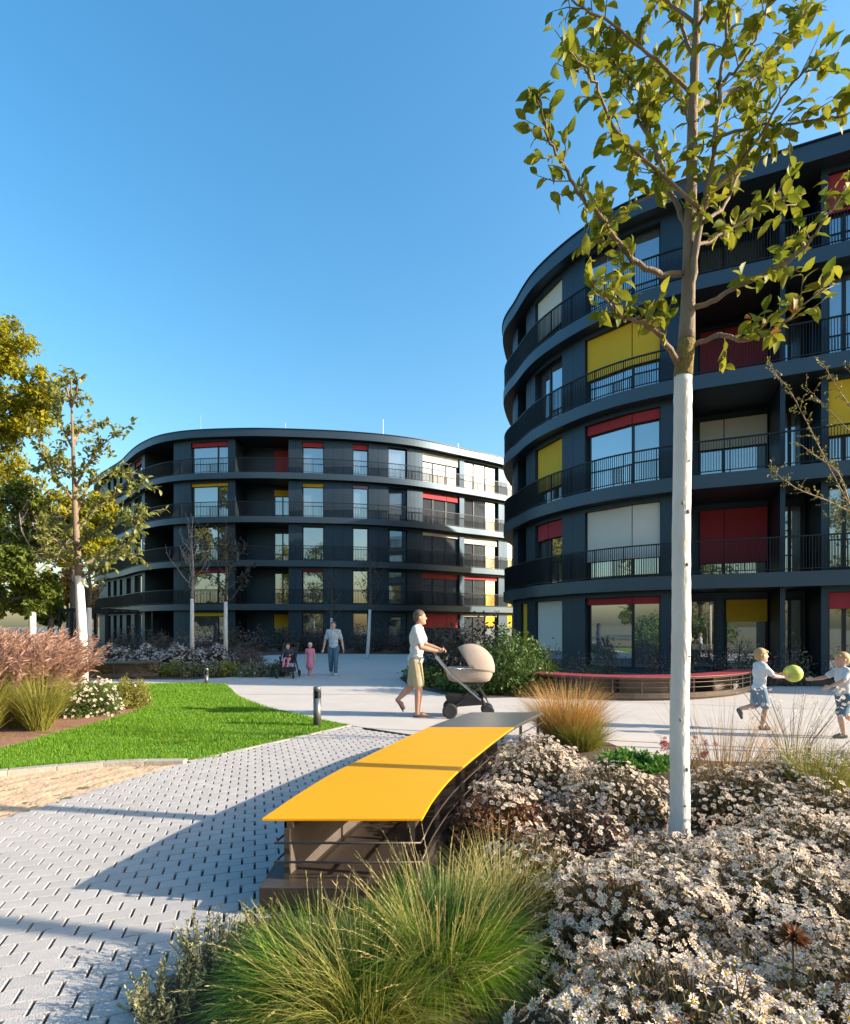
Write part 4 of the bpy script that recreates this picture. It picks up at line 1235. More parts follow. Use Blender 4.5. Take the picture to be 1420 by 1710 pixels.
# --- grasses
def grass_clump(x, y, label, n, l0, l1, w, lean, droop, m, r=.08, K=6, stalks=0, sl=(.6, .9), sm=None, sw=.004, name='grass_clump', heads=None, group=None, bias=(0, 0), slean=.35, z=.01):
    root = thing(name, label, 'grass', (x, y, z), group=group)
    a = RNG.uniform(0, 6.283, n); rr_ = r*np.sqrt(RNG.uniform(0, 1, n))
    base = np.column_stack([rr_*np.cos(a), rr_*np.sin(a), np.zeros(n)])
    vx = np.cos(a)+bias[0]+RNG.normal(0, .35, n); vy = np.sin(a)+bias[1]+RNG.normal(0, .35, n)
    yaw = np.arctan2(vy, vx)
    V, F = blades(base, yaw, RNG.uniform(l0, l1, n), w*RNG.uniform(.6, 1.3, n), np.abs(RNG.normal(lean, lean*.6, n)), np.abs(RNG.normal(droop, droop*.35, n)), K, twist=RNG.normal(0, .8, n))
    mesh_obj('blades', V, F, m, root, smooth=True)['kind'] = 'stuff'
    if stalks:
        n = stalks
        a = RNG.uniform(0, 6.283, n); rr_ = r*np.sqrt(RNG.uniform(0, 1, n))
        base = np.column_stack([rr_*np.cos(a), rr_*np.sin(a), np.zeros(n)])
        yaw = np.arctan2(np.sin(a)+bias[1]+RNG.normal(0, .3, n), np.cos(a)+bias[0]+RNG.normal(0, .3, n))
        ln = RNG.uniform(sl[0], sl[1], n); le = np.abs(RNG.normal(slean, slean*.55, n)); dr = np.abs(RNG.normal(.45, .3, n))
        V, F = blades(base, yaw, ln, np.full(n, sw), le, dr, 6)
        V2, F2 = blades(base, yaw, ln, np.full(n, sw), le, dr, 6, twist=1.3)
        V, F, _ = join_np([(V, F), (V2, F2)])
        mesh_obj('stalks', V, F, sm or M_STRAW, root)['kind'] = 'stuff'
        if heads:
            # feathery heads: short bristles round the upper part of each stalk
            tip = V[:n*14].reshape(n, 7, 2, 3).mean(2)
            nb = heads['n']
            f = RNG.uniform(heads.get('from', .72), 1, (n, nb))*5.999
            i = f.astype(int); fr = f-i
            p = np.take_along_axis(tip, i[:, :, None], 1)*(1-fr[..., None])+np.take_along_axis(tip, np.minimum(i+1, 6)[:, :, None], 1)*fr[..., None]
            ax = (tip[:, 6]-tip[:, 4]); ax /= np.linalg.norm(ax, axis=1, keepdims=True)
            d = ax[:, None]*.9+RNG.normal(0, heads.get('sp', .45), (n, nb, 3))+np.array(heads.get('wind', (0, 0, 0)))
            V, F = scatter(np.array([(0, 0, 0), (.4, heads.get('w', .08), 0), (1, 0, -.06), (.4, -heads.get('w', .08), 0)]), RH_F, p.reshape(-1, 3), dirs_to_R(d.reshape(-1, 3)), heads['s']*RNG.uniform(.5, 1.3, n*nb))
            mesh_obj('plumes', V, F, heads['m'], root)['kind'] = 'stuff'
    return root

grass_clump(.07, 2.20, 'dense green fountain grass clump with upright straw stalks before the yellow bench', 5600, .26, .52, .0042, .34, 1.4, M_FGRASS, .12, 7, 230, (.36, .64), M_STRAW, .0055,
            bias=(.05, 0), slean=.42, heads=dict(n=30, s=.020, w=.05, sp=.14, m=M_STRAW, **{'from': .60}))
grass_clump(-.42, 2.06, 'low arching fountain grass clump trailing over the paving edge', 4800, .24, .46, .0042, .66, 1.5, M_FGRASS, .11, 7, 90, (.3, .5), M_STRAW, .005, bias=(-.25, -.05), slean=.75,
            heads=dict(n=30, s=.020, w=.05, sp=.16, m=M_STRAW, **{'from': .62}))
grass_clump(-.22, 1.92, 'low fountain grass clump with pale bent tips at the bed corner', 2600, .30, .55, .0042, .6, 1.4, M_OLIVE, .10, 6, 60, (.4, .6), M_STRAW, .004, bias=(-.1, -.1), slean=.7)
grass_clump(.36, 2.55, 'thin straw coloured grass clump against the aster bush', 700, .28, .50, .004, .3, .8, M_OLIVE, .10, 6, 90, (.36, .58), M_STRAW, .0045, slean=.3)
def herb(x, y, label, n, h, r, m, name='herb_plant', leafs=.018, group=None, spiky=True, z=.01, cat='plant'):
    root = thing(name, label, cat, (x, y, z), group=group)
    a = RNG.uniform(0, 6.283, n)
    base = np.column_stack([r*.5*np.sqrt(RNG.uniform(0, 1, n))*np.cos(a), r*.5*np.sqrt(RNG.uniform(0, 1, n))*np.sin(a), np.zeros(n)])
    tip = np.column_stack([r*RNG.uniform(.3, 1, n)*np.cos(a), r*RNG.uniform(.3, 1, n)*np.sin(a), h*RNG.uniform(.5, 1, n)])
    st = MB()
    for b, t in zip(base, tip): st.tube([b, (b+t)/2+np.array([0, 0, .05*h]), t], [.0022, .0018, .001], 3)
    st.build('stems', M_STEM, root)['kind'] = 'stuff'
    k = 26
    f = RNG.uniform(.15, 1, (n, k, 1))
    p = base[:, None]*(1-f)+tip[:, None]*f+np.array([0, 0, .1*h])*f*(1-f)
    d = RNG.normal(0, 1, (n, k, 3))+np.array([0, 0, .8])
    V, F = scatter(RH_V*np.array([1, .8, 1]), RH_F, p.reshape(-1, 3), dirs_to_R(d.reshape(-1, 3)), leafs*RNG.uniform(.5, 1.3, n*k))
    mesh_obj('foliage', V, F, m, root)['kind'] = 'stuff'
    return root
herb(-.90, 2.28, 'small grey green herb with thin upright spikes at the paving edge', 90, .26, .20, M_THYME)
herb(-.98, 2.02, 'bushy low grey green herb leaning over the paving at the bed corner', 80, .19, .17, M_THYME)
herb(-.72, 2.50, 'small dry herb beside the dark bench foot', 45, .18, .16, M_OLIVE)
herb(2.2, 5.55, 'flat bright green leafy ground cover before the pale plaza', 160, .16, .45, mat('fresh_green', (.07, .20, .02), .6, 0, (.12, .26, .03), 4, .8, island=.6, trans=.3), leafs=.05)

grass_clump(1.80, 6.85, 'golden brown grass tussock at the far end of the yellow bench', 2600, .45, .92, .0055, .42, .55, M_GOLD, .22, 6, 0)
grass_clump(1.88, 6.55, 'olive green grass tussock below the golden one', 1500, .25, .55, .006, .45, .7, M_OLIVE, .20, 5, 0)
grass_clump(2.62, 4.72, 'thin brown grass with tall wiry stalks beside the trunk', 260, .4, .9, .004, .30, .3, M_GOLD, .18, 6, 60, (.7, 1.15), M_STEM, .003, slean=.3)
grass_clump(3.05, 4.15, 'olive grass tuft among the white asters', 700, .35, .72, .005, .2, .5, M_OLIVE, .10, 6, 0)
grass_clump(3.35, 5.0, 'wiry dry grass stalks crossing before the running boys', 200, .4, .9, .0035, .4, .3, M_GOLD, .2, 6, 50, (.7, 1.1), M_STEM, .003, slean=.4)
# wand flowers: thin stalks with single white florets
def wand(x, y, label, n, h, m, fs):
    root = thing('wand_flower', label, 'flower', (x, y, .01))
    st = MB(); tips = []
    for k in range(n):
        a = RNG.uniform(0, 6.283); L = h*RNG.uniform(.7, 1.1)
        t = np.array([math.cos(a)*L*.45, math.sin(a)*L*.35, L*.95])
        st.tube([(0, 0, 0), t*np.array([.35, .35, .55]), t], [.003, .0024, .0014], 4)
        for j in range(3): tips.append(t*(1-.05*j)+RNG.normal(0, .02, 3))
    st.build('stems', M_STEM, root)['kind'] = 'stuff'
    tips = np.array(tips)
    V, F = scatter(FL_V, FL_F, tips, frames(RNG.normal(0, 1, tips.shape)+np.array([0, -.5, .6])), fs*RNG.uniform(.6, 1.3, len(tips)))
    mesh_obj('flowers', V, F, m, root)['kind'] = 'stuff'
wand(3.25, 4.75, 'airy wand flower with small white blossoms on wiry stems', 26, 1.0, M_PETAL, .035)
wand(2.35, 4.85, 'small plant with red seed heads beside the white trunk', 16, .50, M_REDFL, .05)
# one dried seed head near the camera
def seed_head(x, y, z, label, r, group=None):
    root = thing('dried_flower', label, 'flower', (x, y, .01), group=group)
    MB().tube([(0, 0, 0), (.01, .01, z*.6), (0, 0, z)], [.005, .004, .004], 6).build('stem', M_STEM, root)
    n = 180
    u = RNG.normal(size=(n, 3)); u[:, 2] = np.abs(u[:, 2])*.6-.3
    V, F = scatter(RH_V*np.array([1, .35, 1]), RH_F, np.tile([0, 0, z], (n, 1)), dirs_to_R(u), r*RNG.uniform(.6, 1.1, n))
    mesh_obj('head', V, F, M_BROWN, root)
seed_head(gx(1325, 1.75), 1.75, .47, 'rust brown dried flower head standing among the near white asters', .055)

# --- left bed: red plumed grass, green grass, white bush, brown bush
G3 = 'red plumed grasses'
for (x, y, n) in ((-6.15, 8.05, 150), (-6.9, 8.5, 150), (-6.35, 8.9, 130), (-7.7, 8.8, 130), (-7.3, 9.6, 120)):
    grass_clump(x, y, 'tall ornamental grass with drooping reddish plumes in the mulch bed', 900, .6, 1.15, .008, .22, .7, M_OLIVE, .2, 5, n, (1.05, 1.5), M_PLUME, .006, slean=.28,
                heads=dict(n=60, s=.11, m=M_PLUME, wind=(.5, 0, -.1), **{'from': .55}), group=G3, bias=(.35, 0), name='plume_grass')
G4 = 'green grasses of the mulch bed'
GREEN = ['yellow green arching grass right beside the white flowering bush', 'yellow green arching grass at the open mulch edge below the red plumes', 'yellow green arching grass half under the red plumes']
for (x, y) in ((-5.55, 7.75), (-6.05, 7.35), (-6.6, 7.2)):
    grass_clump(x, y, GREEN.pop(0), 1300, .5, .95, .008, .25, .75, M_OLIVE, .14, 6, 30, (.7, 1.0), M_STRAW, .005, group=G4)
aster(-5.75, 9.15, .62, .55, .62, 420, .052, 'green bush sprinkled with small white flowers beside the lawn', 5200, leafm=M_SHRUB, lsize=.05)
aster(-6.55, 9.5, .6, .5, .66, 300, .052, 'white flowering green bush behind the yellow green grass', 4200, leafm=M_SHRUB, lsize=.05)
aster(-5.45, 9.95, .42, .42, .55, 60, .045, 'olive brown rounded bush at the tip of the mulch bed', 5200, leafm=M_OLIVE, lsize=.05, brown=.8)
# --- far bed left of the walkers
M_SAGE = mat('sage_leaf', (0.10, 0.12, 0.07), 0.7, 0, (0.16, 0.17, 0.09), 3, .8, island=.7)
G5 = 'white flower mounds in the far bed'
MOUND = ['mound of white flowers at the foot of the bare pale tree', 'largest mound of white flowers between the two white trunks', 'mound of white flowers nearest the dark purple low shrubs']
for (x, y, r, h, n) in ((-9.4, 18.3, .95, .80, 700), (-8.2, 18.0, .95, .85, 800), (-7.3, 18.6, .8, .82, 600)):
    aster(x, y, r, r*.8, h, n, .085, MOUND.pop(0), 2200, petal=M_PETALB, lsize=.08, leafm=M_DSHRUB, group=G5)
for (x, y, r) in ((-12.2, 18.6, 1.0), (-10.9, 18.8, .7)):
    aster(x, y, r, .7, .85, 420, .085, 'low white flowers behind the long dark bench', 1500, petal=M_PETALB, lsize=.08, leafm=M_DSHRUB, group='flowers behind the dark bench')
def shrub(x, y, rx, ry, h, n, size, m, label, name='shrub', group=None, lo=.45, stemn=16):
    root = thing(name, label, 'shrub', (x, y, .01), group=group)
    p, nn = mound_points(n, rx, ry, h, lo, 1.08)
    p[:, :2] *= (0.75+.35*np.sin(p[:, 2:3]*3/h))   # narrower at the foot
    ld = nn*.5+RNG.normal(0, .7, nn.shape)
    V, F = scatter(RH_V*np.array([1, .8, 1]), RH_F, p, dirs_to_R(ld), size*RNG.uniform(.5, 1.5, n))
    mesh_obj('foliage', V, F, m, root)['kind'] = 'stuff'
    st = MB()
    for k in range(stemn):
        t = p[int(RNG.integers(n))]*1.04
        st.tube([(t[0]*.15, t[1]*.15, 0), t*np.array([.6, .6, .55]), t], [.012, .008, .004], 4)
    st.build('stems', M_BARKD, root)['kind'] = 'stuff'
    return root
G6 = 'low tufts along the far path'
for k in range(9):
    shrub(-9.5+k*.62+RNG.normal(0, .1), 16.35+RNG.normal(0, .2), .45, .4, .42, 900, .09, M_SAGE if k % 3 else M_OLIVE, 'low sage green tuft along the far path edge', group=G6, stemn=3)
G7 = 'dark low shrubs right of the flower mounds'
for (x, y) in ((-6.3, 18.9), (-6.7, 20.2), (-7.5, 21), (-7.9, 22.5), (-8.4, 24)):
    shrub(x, y, .75, .7, .62, 1100, .10, M_PURP, 'dark purple brown low shrub beside the flower mounds', group=G7, stemn=6)
G8 = 'dark shrubs at the foot of the far block'
for k in range(26):
    x = -16+k*.78+RNG.normal(0, .2); y = 30.5+RNG.uniform(0, 4)+(max(0, -8-x)*-.6 if x < -8 else 0)
    if x > 2.4: continue
    shrub(x, y, .8, .7, 1.1+RNG.uniform(0, .6), 650, .13, M_DSHRUB if k % 2 else M_PURP, 'sparse dark shrub at the foot of the far block', group=G8, lo=.2, stemn=10)
for k in range(9):
    shrub(-16.5+k*1.1, 22.5+RNG.normal(0, .8), .7, .6, 1.1+RNG.uniform(0, .4), 650, .11, M_DSHRUB if k % 2 else M_PURP, 'dark twiggy shrub between the white trunks and the far block', group='twiggy shrubs behind the white trunks', lo=.2, stemn=12)
# --- round bed behind the pram and along the near block
shrub(1.95, 12.15, .85, .75, 1.32, 5200, .085, M_SHRUB, 'large rounded green shrub beside the pram', stemn=20)
shrub(2.6, 12.9, .6, .6, 1.0, 2500, .085, M_SHRUB, 'green shrub at the end of the red bench', stemn=14)
G9 = 'taller dark leaved shrubs behind the pram'
for (x, y, h) in ((.75, 13.6, 1.5), (1.45, 14.2, 1.7), (.4, 14.8, 1.35), (2.1, 15.2, 1.6)):
    shrub(x, y, .6, .55, h, 1300, .11, M_DSHRUB, 'taller dark leaved shrub behind the pram', group=G9, lo=.25, stemn=16)
G10 = 'low green shrubs of the round bed'
for (x, y) in ((.75, 12.55), (1.2, 12.0), (.2, 13.5), (-.1, 15), (0, 17)):
    shrub(x, y, .5, .45, .5, 1200, .08, M_SHRUB, 'low green plant at the rim of the round bed', group=G10, stemn=6)
G11 = 'dry dark stalks behind the red bench'
for k in range(16):
    x = 3.1+k*.55+RNG.normal(0, .12); y = 13.3-.10*(k-6)+RNG.uniform(0, 1.4)
    if x > 10.5: continue
    shrub(x, y, .42, .4, .75+RNG.uniform(0, .5), 420, .07, M_PURP if k % 3 else M_SAGE, 'dry twiggy plant behind the red bench', group=G11, lo=.2, stemn=14)
for (x, y, r) in ((-9, -8, 3.0), (-5, -11, 2.6), (-14, -4, 3.0), (-1, -13, 2.6), (-19, 2, 3.0)):
    shrub(x, y, r, 1.6, 2.4, 2600, .26, M_SHRUB, 'broad green hedge across the park mirrored in the ground floor glass', name='hedge', group='hedges across the park')
# hedge at the far left
shrub(-13.5, 15.6, 2.6, .7, 1.25, 7000, .09, M_SHRUB, 'clipped green hedge behind the red plumed grass', name='hedge')
# yellow leaves dropped on the lawn
for i, (px_, py_) in enumerate(((267, 1238), (310, 1238), (120, 1262))):
    x, y = gp(px_, py_, .05)
    o = mesh_obj('fallen_leaf', LEAF_V*.09+np.array([0, 0, 0]), LEAF_F, M_LEAFY, smooth=True)
    o.location = (x, y, .055); o.rotation_euler = (.3, -.2, i*2.0)
    tag(o, 'yellow leaf fallen on the lawn', 'leaf', 'leaves fallen on the lawn')
# ================================================================= BENCHES AND STREET FURNITURE
M_BENCHY = mat('yellow_bench_panel', (0.70, 0.305, 0.002), 0.5, 0, (0.66, 0.285, 0.002), 3, .7, bump=.02, bscale=30, spec=.25)
M_BENCHR = mat('red_bench_panel', (0.33, 0.045, 0.06), 0.45, 0, (0.28, 0.04, 0.05), 3, .7)
M_BENCHG = mat('grey_bench_panel', (0.10, 0.11, 0.115), 0.3, .3, (0.13, 0.14, 0.145), 3, .7)
M_BRONZE = mat('bronze_steel', (0.085, 0.066, 0.056), 0.42, 0.6, (0.12, 0.095, 0.08), 6, .7, bump=.08, bscale=40)
M_BRONZEL = mat('bench_inner_panel', (0.10, 0.08, 0.068), 0.5, 0.3, (0.17, 0.14, 0.12), 5, .7, bump=.2, bscale=18)
M_WOOD = mat('weathered_wood', (0.20, 0.12, 0.075), 0.75, 0, (0.28, 0.18, 0.11), 6, .7, stretch=(1, 12, 12))

def arc_bench(name, label, Lp, Rp, splits, top_mats, ztop=.48, inset=.10, rods=True, foot=False):
    """seat panels between two edge curves (left/right polylines sampled alike) on a steel body with wire rods"""
    root = thing(name, label, 'bench')
    L = np.array(Lp); R = np.array(Rp)
    n = len(L)
    for (i0, i1), m in zip(splits, top_mats):
        V, F = [], []
        idx = list(range(i0, i1+1))
        for k, i in enumerate(idx):
            l, r = L[i], R[i]
            if k == 0: l = l+(L[i+1]-l)*.006; r = r+(R[i+1]-r)*.006
            if k == len(idx)-1: l = l+(L[i-1]-l)*.006; r = r+(R[i-1]-r)*.006
            V += [(l[0], l[1], ztop-.014), (l[0], l[1], ztop), (r[0], r[1], ztop), (r[0], r[1], ztop-.014)]
        q = len(idx)-1
        for i in range(q):
            for k in range(4): F.append((4*i+k, 4*i+(k+1) % 4, 4*i+4+(k+1) % 4, 4*i+4+k))
        F += [(3, 2, 1, 0), tuple(4*q+k for k in range(4))]
        o = mesh_obj('seat_panel', V, F, m, root)
        b = o.modifiers.new('bevel', 'BEVEL'); b.width = .002; b.segments = 2; b.limit_method = 'ANGLE'
    # body lines inset from the edges
    W = np.linalg.norm(R-L, axis=1, keepdims=True); u = (R-L)/W
    BL = L+u*inset; BR = R-u*.035
    def strip(P, Q, z0, z1, nm, m):
        V, F = [], []
        for p, q in zip(P, Q):
            V += [(p[0], p[1], z0), (p[0], p[1], z1), (q[0], q[1], z1), (q[0], q[1], z0)]
        k_ = len(P)-1
        for i in range(k_):
            for k in range(4): F.append((4*i+k, 4*i+(k+1) % 4, 4*i+4+(k+1) % 4, 4*i+4+k))
        F += [(3, 2, 1, 0), tuple(4*k_+k for k in range(4))]
        return mesh_obj(nm, V, F, m, root)
    strip(BL, BL+u*.012, .10, ztop-.015, 'side_panel', M_BRONZEL)
    strip(BL-u*.02, BR+u*.02, .05, .10, 'base_plate', M_BRONZE)
    strip(BL+u*.05, BR-u*.05, -.03, .049, 'plinth', M_BRONZE)
    strip(BL-u*.001, BL+u*.045, ztop-.05, ztop-.0155, 'top_frame', M_BRONZE)
    strip(BR-u*.045, BR, ztop-.05, ztop-.0155, 'top_frame', M_BRONZE)
    strip(BR-u*.03, BR, .101, .15, 'bottom_frame', M_BRONZE)
    # posts along both sides
    d = np.r_[0, np.cumsum(np.linalg.norm(np.diff(BR, axis=0), axis=1))]
    for s in np.linspace(.02, d[-1]-.02, max(3, int(d[-1]/.55)+1)):
        for B in (BR-u*.02,):
            p = np.array([np.interp(s, d, B[:, k]) for k in range(2)])
            MB().box((p[0]-.014, p[1]-.014, .10), (p[0]+.014, p[1]+.014, ztop-.05)).build('post', M_BRONZE, root)
    for s in (0, -1):
        p = BL[s]+u[s]*.016
        MB().box((p[0]-.014, p[1]-.014, .10), (p[0]+.014, p[1]+.014, ztop-.05)).build('post', M_BRONZE, root)
    # cross partitions
    for f in (.33, .66):
        i = int(f*(n-1)); a, b = BL[i]+u[i]*.014, BR[i]-u[i]*.04
        strip(np.array([a, b]), np.array([a, b])+np.array([0, .012]), .10, ztop-.05, 'partition', M_BRONZE)
    if rods:
        o_ = .035
        for z in (.265, .365):
            P = [tuple(BR[i]+u[i]*o_)+(z,) for i in range(n)]
            MB().tube(P, .006, 6).build('rod', M_BRONZE, root, True)
            e0 = [tuple(BL[0]-u[0]*o_)+(z,), tuple(BR[0]+u[0]*o_)+(z,)]
            t0 = (BL[0]-BL[1])/np.linalg.norm(BL[0]-BL[1])*o_
            pts = [(BL[2][0]-u[2][0]*o_, BL[2][1]-u[2][1]*o_, z), (BL[0][0]-u[0][0]*o_+t0[0], BL[0][1]-u[0][1]*o_+t0[1], z), (BR[0][0]+u[0][0]*o_+t0[0], BR[0][1]+u[0][1]*o_+t0[1], z), (BR[0][0]+u[0][0]*o_, BR[0][1]+u[0][1]*o_, z)]
            MB().tube(pts, .0065, 6).build('rod', M_BRONZE, root, True)
    return root

def resample(P, ys):
    P = np.array(P)
    C = catmull(P, 30)
    return np.column_stack([np.interp(ys, C[:, 1], C[:, 0]), ys])
YL = [(-.861, 2.84), (-.735, 3.39), (-.539, 3.995), (.073, 5.51), (.555, 6.40)]
YR = [(-.016, 2.84), (.072, 3.25), (.283, 3.92), (.859, 5.35), (1.36, 6.31), (1.41, 6.40)]
fr = np.concatenate([np.linspace(2.84, 3.96, 9), np.linspace(3.96, 5.43, 11)[1:], np.linspace(5.43, 6.38, 8)[1:]])
yb = arc_bench('curved_bench', 'curved yellow topped bench with a dark grey far panel beside the block paving', resample(YL, fr), resample(YR, fr),
               [(0, 8), (8, 18), (18, 25)], [M_BENCHY, M_BENCHY, M_BENCHG], inset=.12)
# stepped steel foot under the near end
MB().box((-.845, 2.74, .055), (-.30, 3.02, .165)).build('foot', M_BRONZE, yb, bevel=.004)
MB().box((-.72, 2.80, -.02), (-.25, 3.05, .054)).build('foot_base', M_BRONZE, yb)

def offset_curve(pts, w, n):
    C = catmull(pts, 20); d = np.r_[0, np.cumsum(np.linalg.norm(np.diff(C, axis=0), axis=1))]
    s = np.linspace(0, d[-1], n)
    P = np.column_stack([np.interp(s, d, C[:, k]) for k in range(2)])
    t = np.gradient(P, axis=0); t /= np.linalg.norm(t, axis=1, keepdims=True)
    nn = np.column_stack([-t[:, 1], t[:, 0]])
    return P+nn*w/2, P-nn*w/2
l, r = offset_curve([(2.50, 12.05), (3.2, 11.45), (4.1, 11.1), (5.4, 11.25), (6.6, 11.85), (7.7, 12.9)], .55, 25)
arc_bench('curved_bench', 'long curved bench with a dark red top in front of the near block', l, r, [(0, 8), (8, 16), (16, 24)], [M_BENCHR]*3, inset=.06)
l, r = offset_curve([(-15.5, 16.6), (-13, 15.75), (-10.5, 15.5), (-8.9, 15.6), (-7.9, 16.0)], .55, 25)
arc_bench('curved_bench', 'long dark topped curved bench behind the whitewashed tree by the far path', l, r, [(0, 8), (8, 16), (16, 24)], [M_BENCHG]*3, inset=.06)

# small wooden bench in the far bed
wb = thing('garden_bench', 'small wooden bench with plain legs before the far block', 'bench', (gx(228, 21), 21, 0))
for k in range(4): MB().box((-.65, -.2+k*.1, .42), (.65, -.11+k*.1, .46)).build('slat', M_WOOD, wb)
for sx_ in (-1, 1):
    for sy_ in (-1, 1): MB().box((sx_*.55-.03, sy_*.14-.03, 0), (sx_*.55+.03, sy_*.14+.03, .42)).build('leg', M_BRONZE, wb)

# pergola
pg = thing('pergola', 'dark steel pergola frame at the corner of the far block', 'pergola', (gx(136, 30), 30, 0))
for (x0, y0) in ((-1.2, 0), (-1.2, 3.2), (-.55, 0), (1.4, 0), (1.4, 3.2)):
    MB().box((x0-.06, y0-.06, 0), (x0+.06, y0+.06, 2.30)).build('post', M_RAIL, pg)
for y0 in (0, 3.2): MB().box((-1.3, y0-.06, 2.302), (1.6, y0+.06, 2.44)).build('beam', M_RAIL, pg)
for k in range(6): MB().box((-1.2+k*.52-.03, -.2, 2.442), (-1.2+k*.52+.03, 3.4, 2.53)).build('rafter', M_RAIL, pg)

# bollard lights
M_BOLL = mat('bollard_metal', (0.16, 0.16, 0.16), 0.4, .7, (0.20, 0.20, 0.20), 8, .6)
def bollard(px, py, h, label, r=.058):
    x, y = gp(px, py)
    root = thing('bollard_light', label, 'bollard', (x, y, 0))
    MB().lathe([(r, -.02), (r, h-.17)], n=20).build('post', M_BOLL, root, True)
    MB().lathe([(r*.82, h-.17), (r*.82, h-.075)], n=20).build('lens', M_RAIL, root, True)
    for k in range(4):
        a = k*math.pi/2+.6
        MB().box((-.008, -.008, h-.17), (.008, .008, h-.075)).build('fin', M_BOLL, root).location = (r*.92*math.cos(a), r*.92*math.sin(a), 0)
    MB().lathe([(r, h-.075), (r, h-.006), (r*.93, h)], n=20).build('cap', M_BOLL, root, True)
bollard(530, 1214, .60, 'grey cylindrical bollard light at the tip of the lawn')
bollard(345, 1143, .42, 'short dark bollard light at the far edge of the lawn', .05)

# parked cars far at the left
def car(x, y, rz, paint, label):
    root = thing('parked_car', label, 'car', (x, y, 0), rz)
    prof = [(-2.1, .35), (-2.15, .62), (-1.95, .86), (-1.3, .92), (-.75, 1.38), (.65, 1.42), (1.35, .95), (1.95, .82), (2.12, .6), (2.1, .35)]
    V, F = [], []
    for s, w in ((-1, 1), (1, 1)):
        for (px_, pz_) in prof:
            V.append((px_, s*(.86 if pz_ < 1.0 else .68), pz_))
    n = len(prof)
    for i in range(n): F.append((i, (i+1) % n, n+(i+1) % n, n+i))
    F += [tuple(range(n))[::-1], tuple(range(n, 2*n))]
    o = mesh_obj('body', V, F, paint, root)
    b = o.modifiers.new('bevel', 'BEVEL'); b.width = .06; b.segments = 3
    for s in (-1, 1):
        for q in (((-1.15, .95), (-.70, 1.32), (-.06, 1.34), (-.06, .95)), ((.02, .95), (.02, 1.34), (.60, 1.35), (1.12, .97))):
            V = [(a, s*(.868 if z < 1.0 else .695), z) for a, z in q]
            mesh_obj('window', V, [(0, 1, 2, 3)], M_GLASS, root)
        for wx in (-1.3, 1.3):
            w = MB().lathe([(.20, -.1), (.31, -.1), (.33, -.05), (.33, .05), (.31, .1), (.20, .1)], (0, 0, 0), 20, 'y').build('wheel', M_RAIL, root, True)
            w.location = (wx, s*.78, .32)
            MB().lathe([(.02, 0), (.19, .0), (.19, .02), (.02, .03)], (0, s*.1, 0), 16, 'y').build('rim', M_STEEL, w, True)
    return root
car(gx(68, 44), 44, .1, mat('white_paint', (.7, .7, .7), .25, 0, coat=.5), 'white parked car past the red plumed grass')
car(gx(108, 46), 46.5, .05, mat('silver_paint', (.4, .41, .42), .3, .6, coat=.5), 'silver parked car seen between the pergola and the trees')
car(gx(5, 40), 40, -.1, mat('rose_paint', (.42, .30, .28), .3, .3, coat=.5), 'pinkish beige parked car under the green trees')
# ================================================================= PEOPLE
M_SKIN = mat('skin', (0.50, 0.27, 0.18), 0.55, 0, (0.44, 0.22, 0.145), 10, .7)
M_SKIN2 = mat('fair_skin', (0.56, 0.33, 0.24), 0.55, 0, (0.50, 0.28, 0.20), 10, .7)
M_HAIRB = mat('brown_hair', (0.075, 0.045, 0.028), 0.6, 0, (0.12, 0.075, 0.045), 40, .7, bump=.5, bscale=90)
M_HAIRY = mat('blond_hair', (0.50, 0.31, 0.12), 0.55, 0, (0.36, 0.21, 0.075), 40, .7, bump=.5, bscale=90)
M_HAIRP = mat('pale_cap', (0.55, 0.50, 0.47), 0.8)
M_TEE = mat('light_grey_cotton', (0.55, 0.55, 0.56), 0.9, 0, (0.48, 0.48, 0.50), 9, .7, bump=.4, bscale=22)
M_STRIPE = mat('white_cotton', (0.62, 0.63, 0.66), 0.9, 0, (0.50, 0.52, 0.57), 9, .7, bump=.4, bscale=22)
M_KHAKI = mat('khaki_cotton', (0.42, 0.34, 0.22), 0.9, 0, (0.36, 0.29, 0.18), 9, .7, bump=.4, bscale=24)
M_JEAN = mat('blue_denim', (0.050, 0.105, 0.17), 0.85, 0, (0.08, 0.15, 0.22), 12, .7, bump=.4, bscale=30)
M_JEANL = mat('light_denim', (0.12, 0.19, 0.28), 0.85, 0, (0.17, 0.24, 0.33), 12, .7, bump=.4, bscale=30)
M_PINK = mat('pink_cotton', (0.62, 0.22, 0.32), 0.9, 0, (0.54, 0.18, 0.27), 9, .7, bump=.4, bscale=24)
M_NAVY = mat('navy_cotton', (0.03, 0.035, 0.055), 0.9, 0, (0.05, 0.055, 0.075), 9, .7, bump=.4, bscale=24)
M_BLOUSE = mat('pale_blue_cotton', (0.40, 0.46, 0.52), 0.9, 0, (0.34, 0.40, 0.46), 9, .7, bump=.4, bscale=24)
M_SHOE = mat('shoe_rubber', (0.06, 0.06, 0.07), 0.7, 0, (0.10, 0.10, 0.11), 9, .7)
M_SHOEW = mat('pale_shoe', (0.45, 0.44, 0.43), 0.7)
M_EYE = mat('eye_dark', (0.02, 0.015, 0.012), 0.2)
M_LIP = mat('lip', (0.38, 0.13, 0.11), 0.5)

